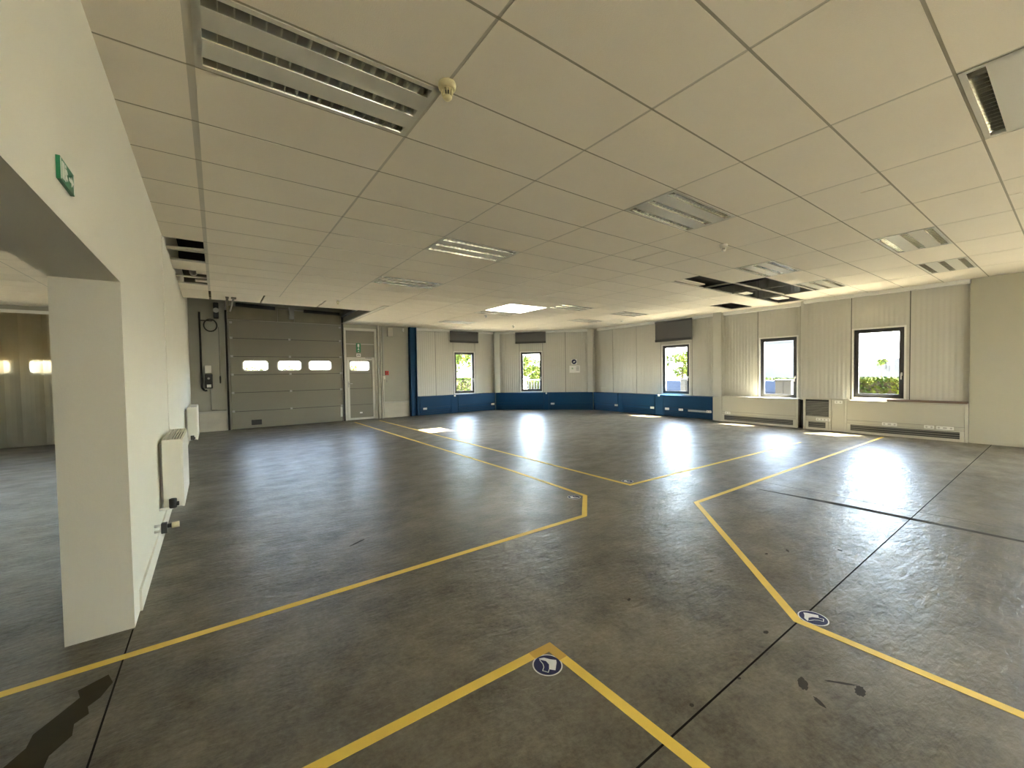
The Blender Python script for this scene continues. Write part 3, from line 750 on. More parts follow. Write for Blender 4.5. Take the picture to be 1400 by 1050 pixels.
# roller door (sectional)
def rr_poly(x0, x1, z0, z1, r, n=6):
    pts = []
    for cx, cz, a0 in ((x1-r, z1-r, 0), (x0+r, z1-r, 90), (x0+r, z0+r, 180), (x1-r, z0+r, 270)):
        for k in range(n+1):
            a = R(a0+90*k/n); pts.append((cx+r*math.cos(a), cz+r*math.sin(a)))
    return pts
def plate_with_holes(mb, x0, x1, z0, z1, holes, y0, y1, r=.1):
    """front plate at y0..y1 with rounded-rectangle openings, built per opening column"""
    xs_ = [x0]+[v for a, b, c, d in holes for v in ((a+b)/2,)]+[x1]
    cuts = [x0]+[(holes[k][1]+holes[k+1][0])/2 for k in range(len(holes)-1)]+[x1]
    for k, (a, b, c, d) in enumerate(holes):
        X0, X1 = cuts[k], cuts[k+1]
        inner = rr_poly(a, b, c, d, r)
        outer = []
        cx, cz = (a+b)/2, (c+d)/2
        for (px, pz) in inner:
            dx, dz = px-cx, pz-cz
            # project to the outer rectangle
            fx = (X1-cx)/dx if dx > 1e-6 else ((X0-cx)/dx if dx < -1e-6 else 1e9)
            fz = (z1-cz)/dz if dz > 1e-6 else ((z0-cz)/dz if dz < -1e-6 else 1e9)
            f = min(fx, fz); outer.append((cx+dx*f, cz+dz*f))
        n = len(inner)
        # add corner points by fan
        for q in range(n):
            p = (q+1) % n
            o0, o1, i0, i1 = outer[q], outer[p], inner[q], inner[p]
            ring = [i0, i1, o1]
            corner = None
            if abs(o0[0]-o1[0]) > 1e-4 and abs(o0[1]-o1[1]) > 1e-4:
                corner = (X1 if max(o0[0], o1[0]) > X1-1e-4 else X0, z1 if max(o0[1], o1[1]) > z1-1e-4 else z0)
            poly = [i0, i1, o1]+([corner] if corner else [])+[o0]
            for y in (y0, y1): mb.face([(x, y, z) for x, z in poly])
            mb.face([(i0[0], y0, i0[1]), (i1[0], y0, i1[1]), (i1[0], y1, i1[1]), (i0[0], y1, i0[1])])
    return mb
def overhead_door(name, label, x0, x1, yw, sections, wins, win_row, parts=True):
    t = thing(name, label, 'garage door', ((x0+x1)/2, yw, 0))
    for k, (z0, z1) in enumerate(sections):
        mb = MB()
        if k == win_row: plate_with_holes(mb, x0, x1, z0+.006, z1-.006, [(a, b, c, d) for a, b, c, d in wins], yw, yw+.044)
        else: mb.box(x0, x1, yw, yw+.044, z0+.006, z1-.006)
        o = mb.build('door_section', M['doorpanel'], t, world=True, bevel=.0 if k == win_row else .004)
        if k == win_row:
            for (a, b, c, d) in wins:
                fr = MB(); i0 = rr_poly(a-.005, b+.005, c-.005, d+.005, .1); i1 = rr_poly(a+.028, b-.028, c+.028, d-.028, .075)
                n = len(i0)
                for q in range(n):
                    p = (q+1) % n
                    fr.face([(i0[q][0], yw-.006, i0[q][1]), (i0[p][0], yw-.006, i0[p][1]), (i1[p][0], yw-.006, i1[p][1]), (i1[q][0], yw-.006, i1[q][1])])
                    fr.face([(i1[q][0], yw-.006, i1[q][1]), (i1[p][0], yw-.006, i1[p][1]), (i1[p][0], yw+.03, i1[p][1]), (i1[q][0], yw+.03, i1[q][1])])
                f = fr.build('window_frame', M['trim'], o); f.location = (-t.location.x, -t.location.y, 0)
                pn = MB(); pn.face([(x, yw+.02, z) for x, z in rr_poly(a, b, c, d, .1)])
                pn = pn.build('window_pane', M['clear'], f)
    bk = MB()
    for (z0, z1) in sections[1:]: bk.box(x0, x1, yw+.012, yw+.03, z0-.006, z0+.006)
    bk.build('section_joint', M['doordark'], t, world=True)
    MB().box(x0, x1, yw+.004, yw+.040, 0, .03).build('bottom_seal', M['doordark'], t, world=True)
    return t
SEC = [(.008, .52), (.52, 1.07), (1.07, 1.59), (1.59, 2.12), (2.12, 2.65), (2.65, DH)]
WN = [(.62, 1.285, 1.70, 2.01), (1.51, 2.18, 1.70, 2.01), (2.37, 3.06, 1.70, 2.01)]
DY = GY_-.045
door = overhead_door('sectional_garage_door', 'beige sectional overhead door with three rounded windows at the far end', DX0, DX1, DY, SEC, WN, 3)
h = MB(); h.box(.80, 1.06, DY-.012, DY, .10, .25); h.build('vent_plate', M['black'], door, world=True, bevel=.004)
for xx in (DX0+.04, DX1-.04):
    for z in (.53, 1.07, 1.6, 2.13, 2.66, 3.1):
        MB().box(xx-.035, xx+.035, DY-.015, DY, z-.03, z+.03).cyl((xx-.035 if xx < 1 else xx+.035, DY-.02, z), (xx, DY-.02, z), .012, n=8).build('hinge', M['steel'], door, world=True)
for z in (.53, 1.07, 1.6, 2.13, 2.66):
    MB().box(1.83, 1.89, DY-.012, DY, z-.03, z+.03).build('hinge', M['steel'], door, world=True)
MB().box(DX1-.09, DX1-.02, DY-.03, DY, .16, .48).build('pull_plate', M['aluframe'], door, world=True, bevel=.004)
# lintel header with torsion springs
hd = thing('door_header', 'grimy header with torsion tube above the sectional overhead door', 'door header', ((DX0+DX1)/2, GY_, DH))
MB().box(DX0-.03, 1.55, GY_-.06, GY_-.001, DH+.02, DH+.42).box(1.57, 2.0, GY_-.05, GY_-.001, DH+.02, DH+.42).box(2.02, DX1-.005, GY_-.06, GY_-.001, DH+.02, DH+.42).build('fascia_board', M['header'], hd, world=True, bevel=.003)
MB().cyl((.5, GY_-.2, DH+.42), (1.48, GY_-.2, DH+.38), .055, n=16).build('spring', M['black'], hd, world=True)
MB().cyl((2.25, GY_-.2, DH+.36), (3.3, GY_-.2, DH+.34), .05, n=16).build('spring', M['black'], hd, world=True)
MB().cyl((.25, GY_-.2, DH+.39), (3.5, GY_-.2, DH+.35), .016, n=10).build('torsion_shaft', M['steel'], hd, world=True)
MB().box(1.86, 1.98, GY_-.24, GY_-.05, DH+.1, DH+.45).build('bearing_plate', M['greysteel'], hd, world=True)
# tracks
for xx, lb, s in ((DX0-.07, 'galvanised guide track at the left edge of the overhead door', -1), (DX1+.035, 'galvanised guide track between the overhead door and the side door', 1)):
    t = thing('door_track', lb, 'door track', (xx, GY_-.05, 0))
    MB().box(xx-.035, xx-.028, GY_-.10, GY_-.005, 0, DH+.3).box(xx+.024, xx+.03, GY_-.10, GY_-.005, 0, DH+.3).box(xx-.03, xx+.024, GY_-.012, GY_-.005, 0, DH+.3).build('vertical_track', M['steel'], t, world=True)
    MB().box(xx-.028, xx+.024, GY_-.02, GY_-.0125, 0, DH+.3).build('seal_strip', M['doordark'], t, world=True)
    MB().box(xx-.03, xx+.03, 12.2, GY_-.10, DH+.26, DH+.30).build('horizontal_track', M['steel'], t, world=True)
t = thing('track_hanger', 'pair of steel hanger rods dropping from the ceiling edge above the overhead door', 'hanger', (.28, 10.62, 2.93))
MB().cyl((.23, 10.62, 2.93), (.23, 10.62, CEIL-.02), .022).build('rod', M['brownsteel'], t, world=True)
MB().cyl((.27, 10.62, 2.93), (.34, 10.62, CEIL-.02), .018).build('rod', M['steel'], t, world=True)
MB().box(.20, .26, 10.57, 10.67, CEIL-.03, CEIL+.001).build('bracket', M['brownsteel'], t, world=True)
MB().box(.30, .39, 10.57, 10.67, CEIL-.03, CEIL+.001).build('bracket', M['brownsteel'], t, world=True)
# fascia along the ceiling edge beside the door void
o = MB().box(3.47, 3.50, GY(14)+.1, GY_-.02, CEIL+.035, CEIL+.55).build('trim_8', M['brownsteel']); struct(o)
MB().box(3.42, 3.52, GY(14)+.1, GY_-.02, CEIL, CEIL+.034).build('angle_bar', M['beigeframe'], o)
MB().box(-.5, 3.47, 11.09, 11.11, CEIL+.052, DECK-.01).build('void_board', M['brownsteel'], o)

# side door
t = struct(MB().box(3.455, 3.53, GY_-.02, GY_+.09, 0, 3.11).box(4.47, 4.55, GY_-.02, GY_+.09, 0, 3.11).box(3.53, 4.47, GY_-.02, GY_+.09, 3.03, 3.11).build('door_1', M['aluframe'], bevel=.004))
MB().box(3.535, 4.465, GY_+.01, GY_+.05, 2.13, 3.025).build('transom_panel', M['doorpanel'], t)
MB().box(3.535, 4.465, GY_-.002, GY_+.01, 2.57, 2.585).box(3.535, 4.465, GY_-.02, GY_+.05, 2.08, 2.128).build('transom_bar', M['aluframe'], t)
lf = MB(); z0, z1 = .01, 2.075
lf.box(3.54, 3.62, GY_-.01, GY_+.05, z0, z1); lf.box(4.38, 4.46, GY_-.01, GY_+.05, z0, z1); lf.box(3.62, 4.38, GY_-.01, GY_+.05, z1-.045, z1); lf.box(3.62, 4.38, GY_-.01, GY_+.05, z0, z0+.07)
leaf = lf.build('door_leaf', M['aluframe'], t, bevel=.004)
pn = MB(); plate_with_holes(pn, 3.62, 4.38, 1.59, 2.03, [(3.62+.015, 4.38-.09, 1.67, 2.005)], GY_+.005, GY_+.04)
pn.box(3.62, 4.38, GY_+.005, GY_+.04, .08, .515); pn.box(3.62, 4.38, GY_+.005, GY_+.04, .525, 1.065); pn.box(3.62, 4.38, GY_+.005, GY_+.04, 1.075, 1.585)
pn.build('door_section', M['doorpanel'], leaf)
MB().box(3.62, 4.38, GY_+.01, GY_+.03, .515, .525).box(3.62, 4.38, GY_+.01, GY_+.03, 1.065, 1.075).build('section_joint', M['doordark'], leaf)
pn = MB(); pn.face([(x, GY_+.022, z) for x, z in rr_poly(3.62, 4.30, 1.665, 2.01, .1)]); pn.build('pane', M['clear'], leaf)
MB().box(3.62, 4.38, GY_+.01, GY_+.03, 1.58, 1.595).build('section_joint', M['doordark'], leaf)
fr = MB(); i0 = rr_poly(3.63, 4.295, 1.665, 2.01, .1); i1 = rr_poly(3.66, 4.265, 1.695, 1.98, .075)
for q in range(len(i0)):
    p = (q+1) % len(i0); fr.face([(i0[q][0], GY_-.002, i0[q][1]), (i0[p][0], GY_-.002, i0[p][1]), (i1[p][0], GY_-.002, i1[p][1]), (i1[q][0], GY_-.002, i1[q][1])])
fr.build('pane_frame', M['trim'], leaf)
MB().box(3.50, 3.60, GY_+.055, GY_+.085, 0, 3.1).box(4.40, 4.50, GY_+.055, GY_+.085, 0, 3.1).box(3.50, 4.50, GY_+.055, GY_+.085, 2.0, 2.2).box(3.50, 4.50, GY_+.055, GY_+.085, 2.98, 3.1).box(3.5, 4.5, GY_+.055, GY_+.085, 0, .1).build('door_stop', M['doordark'], t)
hn = MB(); hn.box(3.562, 3.598, GY_-.018, GY_-.01, 1.12, 1.32); hn.cyl((3.58, GY_-.018, 1.24), (3.58, GY_-.065, 1.24), .011); hn.cyl((3.575, GY_-.06, 1.24), (3.70, GY_-.06, 1.24), .011); hn.build('door_handle', M['steel'], leaf)
o = MB().box(3.93, 4.02, GY_+.001, GY_+.004, .22, .27).build('door_label', M['signwhite'], leaf)
# signs on transom
s_ = thing('exit_sign', 'green emergency exit sign on the panel above the side door', 'sign', (3.935, GY_-.004, 2.45))
MB().box(-.075, .075, .0, .012, -.155, .155).build('plate', M['green'], s_)
sg = MB(); flat2 = lambda poly: sg.hexa([(x, .0005, z) for x, z in poly], [(x, -.002, z) for x, z in poly])
flat2([(-.03, .03), (.03, .03), (.03, .13), (-.03, .13)]); flat2([(-.01, -.02), (.015, -.02), (.015, .01), (-.01, .01)]); flat2([(-.03, -.08), (0, -.06), (.03, -.08), (.02, -.03), (-.02, -.03)]); flat2([(-.03, -.11), (.03, -.11), (0, -.14)])
sg.build('pictogram', M['signwhite'], s_)
s_ = thing('door_notice', 'small white notice with a dark symbol under the green exit sign', 'sign', (3.935, GY_-.004, 2.2))
MB().box(-.07, .07, .0, .012, -.055, .055).build('plate', M['signwhite'], s_)
MB().box(-.045, -.01, -.0015, .0005, -.03, .03).box(.01, .045, -.0015, .0005, -.03, .03).box(-.01, .01, -.0015, .0005, .0, .03).build('pictogram', M['ink'], s_)
o = MB().box(4.15, 4.36, GY_-.06, GY_-.02, 2.09, 2.13).build('door_closer', M['greysteel'], bevel=.01); tag(o, 'small door closer on the transom bar over the side door', 'door closer')
# post, conduit and fittings right of the side door
o = MB().box(4.56, 4.585, GY_-.12, GY_-.001, 0, CEIL).box(4.655, 4.68, GY_-.12, GY_-.001, 0, CEIL).box(4.585, 4.655, GY_-.03, GY_-.001, 0, CEIL).build('steel_post', M['aluframe'], bevel=.003)
tag(o, 'pale upright steel channel right of the side door frame', 'post')
t = thing('conduit_pipe', 'dark vertical conduit beside the red alarm button', 'conduit', (4.77, GY_-.03, 1.45))
MB().box(4.735, 4.80, GY_-.05, GY_-.001, 1.48, CEIL-.02).build('trunking', M['greysteel'], t, world=True)
MB().box(4.73, 4.81, GY_-.07, GY_-.001, 1.36, 1.48).build('junction_box', M['aluframe'], t, world=True, bevel=.005)
MB().cyl((4.745, GY_-.06, .05), (4.745, GY_-.06, 1.36), .012).build('lower_pipe', M['aluframe'], t, world=True)
o = MB().box(4.93, 5.11, GY_-.09, GY_+.003, 2.87, 3.18).build('control_box', M['plinth'], bevel=.012); tag(o, 'beige control box high on the wall right of the side door', 'control box')
MB().box(4.94, 5.10, GY_-.095, GY_-.09, 3.02, 3.16).build('cover', M['beigeframe'], o)
t = thing('fire_alarm_button', 'small red fire alarm button on the wall right of the side door', 'fire alarm button', (4.885, GY_, 1.585))
MB().box(-.06, .06, -.05, .003, -.075, .075).build('case', M['red'], t, bevel=.008)
MB().cyl((0, -.053, 0), (0, -.049, 0), .022).build('push_plate', M['signblack'], t)
o = MB().box(4.87, 4.90, GY_-.02, GY_+.003, 1.26, 1.34).build('key_hook', M['greysteel']); tag(o, 'small dark hook below the red alarm button', 'hook')
o = MB().box(5.48, 5.54, GY_-.05, GY_+.003, 3.05, 3.19).build('motion_sensor', M['white'], bevel=.012); tag(o, 'tiny white motion sensor high beside the blue post', 'sensor')
# blue post
t = thing('steel_post', 'tall dark blue steel post left of the window wall', 'post', (5.82, GY_-.08, 0))
MB().box(5.70, 5.715, GY_-.2, GY_-.001, 0, CEIL).build('flange', M['blue'], t, world=True)
MB().box(5.715, 5.93, GY_-.11, GY_-.095, 0, CEIL).build('web', M['blue'], t, world=True)
MB().box(5.93, 5.945, GY_-.2, GY_+.04, 0, CEIL).build('flange', M['blue'], t, world=True)
MB().box(5.945, 6.015, GY_-.2, GY_+.04, 0, .71).build('foot_casing', M['bluedark'], t, world=True)

# left of the overhead door: operator, control box, cables
t = thing('door_operator', 'dark motor unit of the overhead door near the ceiling', 'door motor', (.03, GY_, 3.2))
MB().box(-.02, .10, GY_-.22, GY_-.001, 3.19, 3.62).build('housing', M['black'], t, world=True, bevel=.02)
MB().cyl((.04, GY_-.23, 3.4), (.04, GY_-.20, 3.4), .07).build('end_cap', M['steel'], t, world=True)
t = thing('door_controller', 'black wall control box with white label left of the overhead door', 'control box', (-.19, GY_, 1.4))
MB().box(-.265, -.09, GY_-.12, GY_-.001, 1.22, 1.62).build('case', M['black'], t, world=True, bevel=.015)
MB().box(-.225, -.125, GY_-.124, GY_-.12, 1.25, 1.33).build('white_label', M['signwhite'], t, world=True)
MB().cyl((-.18, GY_-.128, 1.5), (-.18, GY_-.119, 1.5), .03).build('knob', M['steel'], t, world=True)
o = MB().box(-.26, -.115, GY_-.07, GY_-.001, 1.65, 1.86).build('switch_box', M['white'], bevel=.01); tag(o, 'small white box just above the black wall control box', 'switch box')
t = thing('power_cable', 'black cable running down beside the control box with a coil near the top', 'cable', (-.3, GY_-.03, 1.2))
MB().tube([(-.34, GY_-.03, 3.35), (-.34, GY_-.03, 1.25), (-.28, GY_-.03, 1.16), (-.22, GY_-.03, 1.165)], .024).build('trunk', M['pvc'], t, world=True)
MB().tube([(-.34, GY_-.03, 3.12), (-.05, GY_-.03, 3.12)], .015).build('branch', M['pvc'], t, world=True)
cl = MB(); cl.tube([(-.10+.15*math.cos(2*PI*k/20), GY_-.06, 2.99+.17*math.sin(2*PI*k/20)) for k in range(21)], .017); cl.build('coil', M['pvc'], t, world=True)
t = thing('conduit_pipe', 'grey pipe dropping from the black control box to the plinth ledge', 'conduit', (-.2, GY_-.03, .56))
MB().tube([(-.14, GY_-.03, 1.215), (-.14, GY_-.03, .60), (.20, GY_-.03, .60)], .014).build('pipe', M['conduit'], t, world=True)
o = MB().cyl((.085, GY_-.04, 2.95), (.085, GY_-.04, 1.55), .005, n=6).lathe([(.012, 0), (.022, -.05), (.018, -.2), (.006, -.22)], (.085, GY_-.04, 1.57), n=10).build('pull_chain', M['pvc'])
tag(o, 'hanging pull chain with a dark grip beside the black control box', 'pull chain')

# ------------------------------------------------------------------ radiators on the left wall
def radiator(y0, y1, label, valve=True):
    x0 = XL(y0)
    t = thing('radiator', label, 'radiator', (x0, y0, 0), R(.5), 'white panel radiators on the left wall')
    Lh = y1-y0; a, b = .035, .185; z0, z1 = .30, .95
    MB().box(b-.022, b, .006, Lh-.006, z0, z1-.012).build('front_panel', M['radiator'], t, bevel=.006)
    MB().box(a, a+.018, .006, Lh-.006, z0, z1-.012).build('rear_panel', M['radiator'], t, bevel=.006)
    MB().box(a-.004, b-.012, -.002, .006, z0+.01, z1).build('side_cover', M['radiator'], t, bevel=.002)
    MB().box(a-.004, b-.012, Lh-.006, Lh+.002, z0+.01, z1).build('side_cover', M['radiator'], t, bevel=.002)
    tp = MB(); tp.box(a-.004, b-.012, .006, .03, z1-.012, z1); tp.box(a-.004, b-.012, Lh-.03, Lh-.006, z1-.012, z1)
    for k in range(8):
        xx = a-.004+(b-a-.008)*k/7.0; tp.box(max(a-.004, xx-.005), min(b-.010, xx+.005), .03, Lh-.03, z1-.012, z1)
    tp.build('top_grille', M['radiator'], t)
    MB().box(a+.03, b-.03, .01, Lh-.01, z0+.02, z1-.04).build('convector_fins', M['slot'], t)
    MB().box(.001, a, .12, .18, z0+.05, z1-.05).build('wall_bracket', M['steel'], t)
    MB().box(.001, a, Lh-.18, Lh-.12, z0+.05, z1-.05).build('wall_bracket', M['steel'], t)
    v = MB(); v.cyl((.10, -.055, .345), (.10, -.002, .345), .02); v.cyl((.10, -.03, .31), (.10, -.03, .395), .03); v.cyl((.10, -.03, .345), (.145, -.03, .345), .02)
    v.build('valve', M['black'], t, bevel=.003)
    MB().cyl((0, -.03, .31), (.10, -.03, .31), .012).build('pipe', M['white'], t)
    return t
radiator(5.02, 6.05, 'nearer white panel radiator on the left wall, with slotted top grille')
radiator(10.2, 11.3, 'farther white panel radiator on the left wall, close to the roller door')
t = thing('radiator_valve', 'low thermostat valve with a white head on the left wall before the nearer radiator', 'valve', (XL(4.55), 4.55, .26))
MB().cyl((0, 0, .02), (.05, 0, .02), .012).cyl((0, 0, -.025), (.05, 0, -.025), .012).build('pipe', M['white'], t)
MB().box(.045, .085, -.025, .025, -.045, .04).cyl((.085, 0, .01), (.115, 0, .01), .018).build('valve_body', M['black'], t, bevel=.004)
MB().cyl((.115, 0, .01), (.165, 0, .01), .024).build('thermostat_head', M['cream'], t)

# ------------------------------------------------------------------ left room: overhead door behind a PVC strip curtain
YL = 14.02
lwins = [(-6.28, -5.62, 1.68, 2.02), (-5.38, -4.72, 1.68, 2.02), (-4.48, -3.79, 1.68, 2.02), (-3.54, -2.88, 1.68, 2.02), (-2.66, -2.0, 1.68, 2.02)]
ldoor = overhead_door('sectional_garage_door', 'overhead door with rounded windows glowing yellow behind the strip curtain at far left', -6.5, -1.75, YL+.32, [(.008, .55), (.55, 1.1), (1.1, 1.6), (1.6, 2.12), (2.12, 2.6), (2.6, 3.1)], lwins, 3)
gl = MB(); gl.box(LEFTFAR, -6.5, YL+.3, YL+.5, 0, DECK); gl.box(-1.75, -.76, YL+.3, YL+.5, 0, DECK); gl.box(-6.5, -1.75, YL+.3, YL+.5, 3.1, DECK); gl.box(LEFTFAR, -.86, YL+.12, YL+.3, 3.06, DECK)
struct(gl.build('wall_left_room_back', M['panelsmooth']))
t = thing('strip_curtain', 'yellowed translucent strip curtain seen through the opening at far left', 'strip curtain', (-4, YL, 0))
k = 0; x = -6.6
while x < -1.2:
    st = MB(); n = 5; w = .36; yo = .018 if k % 2 else 0
    bow = random.uniform(.008, .03); tw = random.uniform(-.01, .01)
    cols = [[(x+w*q/n, YL+yo-bow*math.sin(PI*q/n)+tw*(z/3), z) for q in range(n+1)] for z in (.02, 1.0, 2.0, 3.05)]
    for r0, r1 in zip(cols, cols[1:]):
        for q in range(n): st.face([r0[q], r0[q+1], r1[q+1], r1[q]], True)
    st.build('strip', M['curtain'], t, world=True)
    x += .30; k += 1
MB().box(-6.7, -1.1, YL-.03, YL+.05, 3.05, 3.12).build('rail', M['white'], t, world=True)

# ------------------------------------------------------------------ outdoors
GZ = -.35
gm = MB()
for a, b, c, d in ((-60, LEFTFAR-.31, -40, 90), (RIGHT+.26, 90, -40, 90), (LEFTFAR-.31, RIGHT+.26, BACK+.26, 90), (LEFTFAR-.31, RIGHT+.26, -40, REAR-.31)):
    gm.box(a, b, c, d, GZ-.1, GZ)
struct(gm.build('ground', M['asphalt']))
def leaves(mb, n, fn, size):
    for _ in range(n):
        p = Vector(fn()); a = Vector((random.gauss(0, 1), random.gauss(0, 1), random.gauss(0, 1))).normalized(); b = a.orthogonal().normalized()
        s = size*random.uniform(.6, 1.3); c = a.cross(b)
        mb.face([p-b*s, p+c*s*.5, p+b*s, p-c*s*.5])
def hedge(x0, x1, y0, y1, z1, label, n=2600, size=.07):
    t = thing('hedge', label, 'hedge', ((x0+x1)/2, (y0+y1)/2, GZ))
    def f():
        q = random.random(); u, v, w_ = random.uniform(x0, x1), random.uniform(y0, y1), random.uniform(GZ, z1)
        if q < .35: w_ = z1-abs(random.gauss(0, .04))
        elif q < .6: u = x0+abs(random.gauss(0, .06))
        elif q < .85: v = y0+abs(random.gauss(0, .06))
        return (u, v, w_+random.uniform(-.03, .05))
    mb = MB(); leaves(mb, n, f, size); mb.build('foliage', M['hedge'], t, world=True)
    MB().box(x0+.15, x1-.15, y0+.1, y1-.1, GZ, z1-.05).build('inner_twigs', M['bark'], t, world=True)
def tree(x, y, zc, rx, rz, label, n=2600, size=.11, m='tree', name='tree'):
    t = thing(name, label, 'tree' if name == 'tree' else 'bush', (x, y, GZ))
    bl = [(random.gauss(0, .5)*rx, random.gauss(0, .5)*rx, random.gauss(0, .45)*rz, random.uniform(.35, .6)) for _ in range(14)]
    def f():
        b = random.choice(bl); d = Vector((random.gauss(0, 1), random.gauss(0, 1), random.gauss(0, 1))).normalized()*random.uniform(.5, 1)
        return (x+b[0]+d.x*rx*b[3], y+b[1]+d.y*rx*b[3], max(GZ+.1, zc+b[2]+d.z*rz*b[3]))
    mb = MB(); leaves(mb, n, f, size); mb.build('crown', M[m], t, world=True)
    tk = MB(); tk.cyl((x, y, GZ), (x, y, zc), .09, .05, n=8)
    for b in bl[:6]: tk.cyl((x, y, zc-rz*.4), (x+b[0], y+b[1], zc+b[2]), .04, .015, n=6)
    tk.build('trunk', M['bark'], t, world=True)
# seen through window 1 and 2
hedge(9.2, 13.0, 19.0, 20.0, 1.25, 'bright green hedge outside the left back window', 3600)
tree(11.2, 23.5, 2.9, 2.0, 1.5, 'leafy tree behind the hedge outside the left back window', 4200, .13)
tree(15.2, 28.5, 3.6, 1.2, 1.2, 'slim tree right of the leafy one outside the left back window', 1800, .12)
tree(19.2, 24.2, 1.55, 1.5, 1.1, 'round green tree behind the railing outside the chamfered corner window', 3200, .11)
t = thing('railing', 'white topped railing outside the chamfered corner window', 'railing', (15, 19, GZ))
d = Vector((1, -1, 0)).normalized(); p0 = Vector((13.2, 20.2, 0)); n = 26
for k in range(n):
    p = p0+d*k*.16; MB().cyl((p.x, p.y, GZ), (p.x, p.y, 1.05), .02, n=6).build('baluster', M['fencedark'], t, world=True)
e = p0+d*n*.16
MB().cyl((p0.x, p0.y, 1.08), (e.x, e.y, 1.08), .04, n=8).build('top_rail', M['fence'], t, world=True)
hedge(16.6, 18.6, 19.6, 21.6, .95, 'low hedge behind the railing outside the chamfered corner window', 1800)
# through the overhead door windows
for x, y, zc, r, lb in ((1.4, 29, 1.3, 1.4, 'bush seen low in the left window of the overhead door'), (4.0, 31, 1.2, 1.2, 'bush seen low in the middle window of the overhead door'), (7.0, 27.5, 1.3, 1.2, 'bush seen low in the right window of the overhead door'), (10.2, 31, 1.2, 1.3, 'bush seen low in the side door window')):
    tree(x, y, zc, r, .9, lb, 1500, .11, name='bush')
hedge(-9, -3, 24, 25, 2.6, 'tall yellowish hedge outside the overhead door of the left room', 1500, .12)
# window 3
tree(24.2, 14.9, 2.0, 1.1, .9, 'airy tree outside the third window', 1800, .10)
for x, y, lb in ((21.5, 14.05, 'slim grey lamp post left of the tree outside the third window'), (27, 17.4, 'thin pole farther off outside the third window')):
    t = thing('lamp_post', lb, 'post', (x, y, GZ)); MB().cyl((x, y, GZ), (x, y, 1.95), .05, n=8).build('pole', M['cabinet'], t, world=True); MB().box(x-.2, x+.2, y-.08, y+.08, 1.95, 2.05).build('lamp_head', M['cabinet'], t, world=True)
hill = MB()
hp = [(70, 30+q*3.2, GZ, 4.5+1.2*math.sin(q*.9)+.6*math.sin(q*2.3)) for q in range(14)]
for a, b in zip(hp, hp[1:]): hill.face([(a[0], a[1], a[2]), (b[0], b[1], b[2]), (b[0]+6, b[1], b[3]), (a[0]+6, a[1], a[3])]); hill.face([(a[0]+6, a[1], a[3]), (b[0]+6, b[1], b[3]), (b[0]+30, b[1], GZ), (a[0]+30, a[1], GZ)])
tag(hill.build('hill', M['render']), 'pale distant hillside through the third window', 'hill')
def car(y0, x, label, flip=1):
    t = thing('car', label, 'car', (x, y0, GZ), 0)
    # profile along y (length 3.9), width along x; front towards +y when flip=1
    prof = [(0, .35), (.05, .75), (.45, .92), (.95, 1.38), (2.15, 1.42), (2.85, .98), (3.6, .86), (3.88, .62), (3.9, .35)]
    if flip < 0: prof = [(3.9-a, b) for a, b in prof][::-1]
    body = MB(); n = len(prof); wv = .83
    def wid(z): return wv if z < .95 else wv-(z-.95)*.45
    Lf = [(-wid(z), y, z) for y, z in prof]; Rt = [(wid(z), y, z) for y, z in prof]
    for k in range(n-1): body.face([Lf[k], Rt[k], Rt[k+1], Lf[k+1]], True)
    body.face(Lf); body.face(Rt[::-1]); body.face([Lf[0], Lf[-1], Rt[-1], Rt[0]])
    body.build('body', M['car'], t, bevel=.04)
    def q(a, b, f0, f1, m): 
        (ya, za), (yb, zb) = a, b
        A = (ya+(yb-ya)*f0, za+(zb-za)*f0); B = (ya+(yb-ya)*f1, za+(zb-za)*f1)
        MB().face([(-wid(A[1])+.08, A[0], A[1]+.012), (wid(A[1])-.08, A[0], A[1]+.012), (wid(B[1])-.08, B[0], B[1]+.012), (-wid(B[1])+.08, B[0], B[1]+.012)]).build(m, M['carglass'], t)
    q(prof[4], prof[5], .1, .95, 'windscreen' if flip > 0 else 'windscreen'); q(prof[2], prof[3], .1, .9, 'rear_window')
    yc = [(prof[3][0]+.1, 1.34), (prof[4][0]-.1, 1.36), (prof[5][0]-.2, 1.0), (prof[2][0]+.25, .98)]
    for s in (-1, 1): MB().face([(s*(wid(z)+.012), y, z) for y, z in yc]).build('side_window', M['carglass'], t)
    for yy in (.75, 3.1):
        for s in (-1, 1): MB().cyl((s*.68, yy, .31), (s*.86, yy, .31), .31, n=20).build('wheel', M['tyre'], t)
car(5.0, 17.6, 'blue-grey parked car outside the fourth window')
car(9.0, 17.2, 'pale blue parked car outside the third window')
for x, y, lb in ((15.6, 5.83, 'grey utility cabinet beside the parked car outside the fourth window'), (15.9, 9.52, 'small grey utility cabinet outside the third window')):
    t = thing('utility_cabinet', lb, 'utility cabinet', (x, y, GZ)); MB().box(-.2, .2, -.24, .24, 0, 1.45).build('case', M['cabinet'], t, bevel=.01)
    MB().box(-.215, -.2, -.01, .01, .05, 1.4).box(-.21, -.2, -.2, -.1, 1.28, 1.33).build('door_seam', M['rline'], t); MB().box(-.22, .22, -.26, .26, 1.45, 1.5).build('lid', M['cabinet'], t)
hedge(19.6, 20.6, 6.2, 10.2, 1.05, 'yellow-green hedge behind the car outside the fourth window', 2600)
hedge(15.6, 16.6, 1.6, 4.6, 1.17, 'bright clipped hedge filling the lower half of the right window', 9000, .055)
b = thing('building', 'pale flat warehouse wall filling the fourth window', 'building', (34, 13, GZ))
MB().box(32, 38, 10.3, 16.5, GZ, 7.5).build('wall', M['render'], b, world=True)
MB().box(31.95, 32, 10.3, 16.5, 3.28, 3.34).box(31.95, 32, 10.3, 16.5, 3.95, 4.01).build('capping', M['rline'], b, world=True)
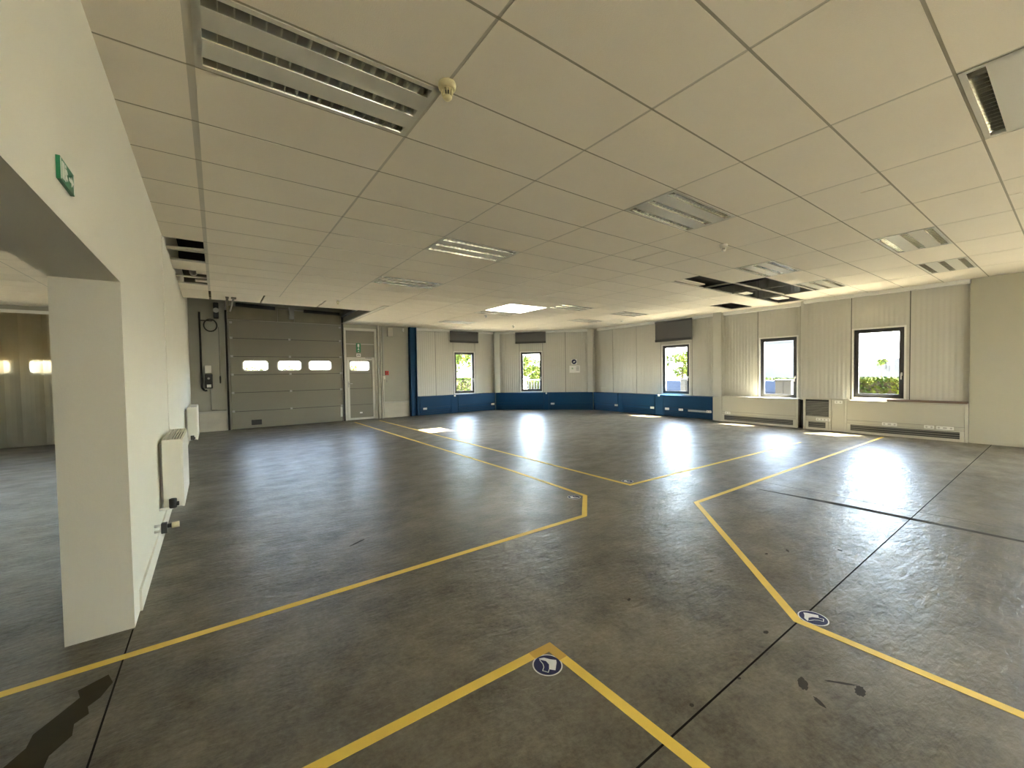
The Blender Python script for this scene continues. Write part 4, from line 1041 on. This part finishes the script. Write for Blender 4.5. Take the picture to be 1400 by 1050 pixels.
b = thing('building', 'tiny low buildings far away above the hedge in the right window', 'building', (62, 12, GZ))
MB().box(62, 66, 9.5, 15.5, GZ, 1.7).box(62, 66, 12.9, 13.9, 1.7, 2.3).box(62, 66, 9.6, 12.3, 1.7, 2.5).build('wall', M['render'], b, world=True)
MB().box(61.9, 62, 13.0, 13.7, 1.3, 1.9).box(61.9, 62, 11.7, 12.2, 1.0, 2.3).box(61.9, 62, 12.7, 12.9, 1.0, 1.65).build('window', M['rline'], b, world=True)
tree(58, 12.5, 2.0, .45, .35, 'small far tree above the tiny buildings in the right window', 300, .12)

# ------------------------------------------------------------------ light
W = bpy.data.worlds.new('sky'); bpy.context.scene.world = W; W.use_nodes = True
nt = W.node_tree; bg = nt.nodes['Background']
sky = N(nt, 'ShaderNodeTexSky', sky_type='NISHITA'); sky.sun_disc = False
el = math.asin(-SUN.z); sky.sun_elevation = el; sky.sun_rotation = math.atan2(-SUN.x, -SUN.y)
hs = N(nt, 'ShaderNodeHueSaturation'); hs.inputs['Saturation'].default_value = .75
L(nt, sky.outputs['Color'], hs.inputs['Color'])
wb = N(nt, 'ShaderNodeMix', data_type='RGBA', blend_type='MULTIPLY'); wb.inputs['Factor'].default_value = 1; wb.inputs['B'].default_value = (1.04, 1.0, .96, 1)
L(nt, hs.outputs['Color'], wb.inputs['A']); L(nt, wb.outputs['Result'], bg.inputs['Color']); bg.inputs['Strength'].default_value = 2.1
sd = bpy.data.lights.new('sun', 'SUN'); sd.energy = 46.0; sd.angle = R(.6); sd.color = (1, .90, .74)
so = bpy.data.objects.new('sun', sd); C.objects.link(so); so.rotation_euler = SUN.to_track_quat('-Z', 'Y').to_euler(); so.location = (20, -10, 30)

# ------------------------------------------------------------------ camera
cam = bpy.data.cameras.new('camera'); cam.sensor_width = 36; cam.lens = 560.16/1400*36; cam.clip_end = 300; cam.clip_start = .02
co = bpy.data.objects.new('camera', cam); C.objects.link(co)
yaw, pit, rol = .6243, -.0282, -.0157
fwd = Vector((math.sin(yaw)*math.cos(pit), math.cos(yaw)*math.cos(pit), math.sin(pit))); rgt = Vector((math.cos(yaw), -math.sin(yaw), 0)); upv = rgt.cross(fwd)
r2 = rgt*math.cos(rol)+upv*math.sin(rol); u2 = -rgt*math.sin(rol)+upv*math.cos(rol)
co.matrix_world = Matrix(((r2.x, u2.x, -fwd.x, 0), (r2.y, u2.y, -fwd.y, 0), (r2.z, u2.z, -fwd.z, 1.535), (0, 0, 0, 1)))
sc = bpy.context.scene; sc.camera = co
sc.view_settings.view_transform = 'Standard'; sc.view_settings.look = 'None'; sc.view_settings.gamma = 1; sc.view_settings.use_curve_mapping = False
sc.view_settings.exposure = 2.92
sc.cycles.max_bounces = 14; sc.cycles.diffuse_bounces = 8; sc.cycles.glossy_bounces = 6; sc.cycles.transparent_max_bounces = 16; sc.cycles.transmission_bounces = 8
sc.cycles.sample_clamp_indirect = 6.0
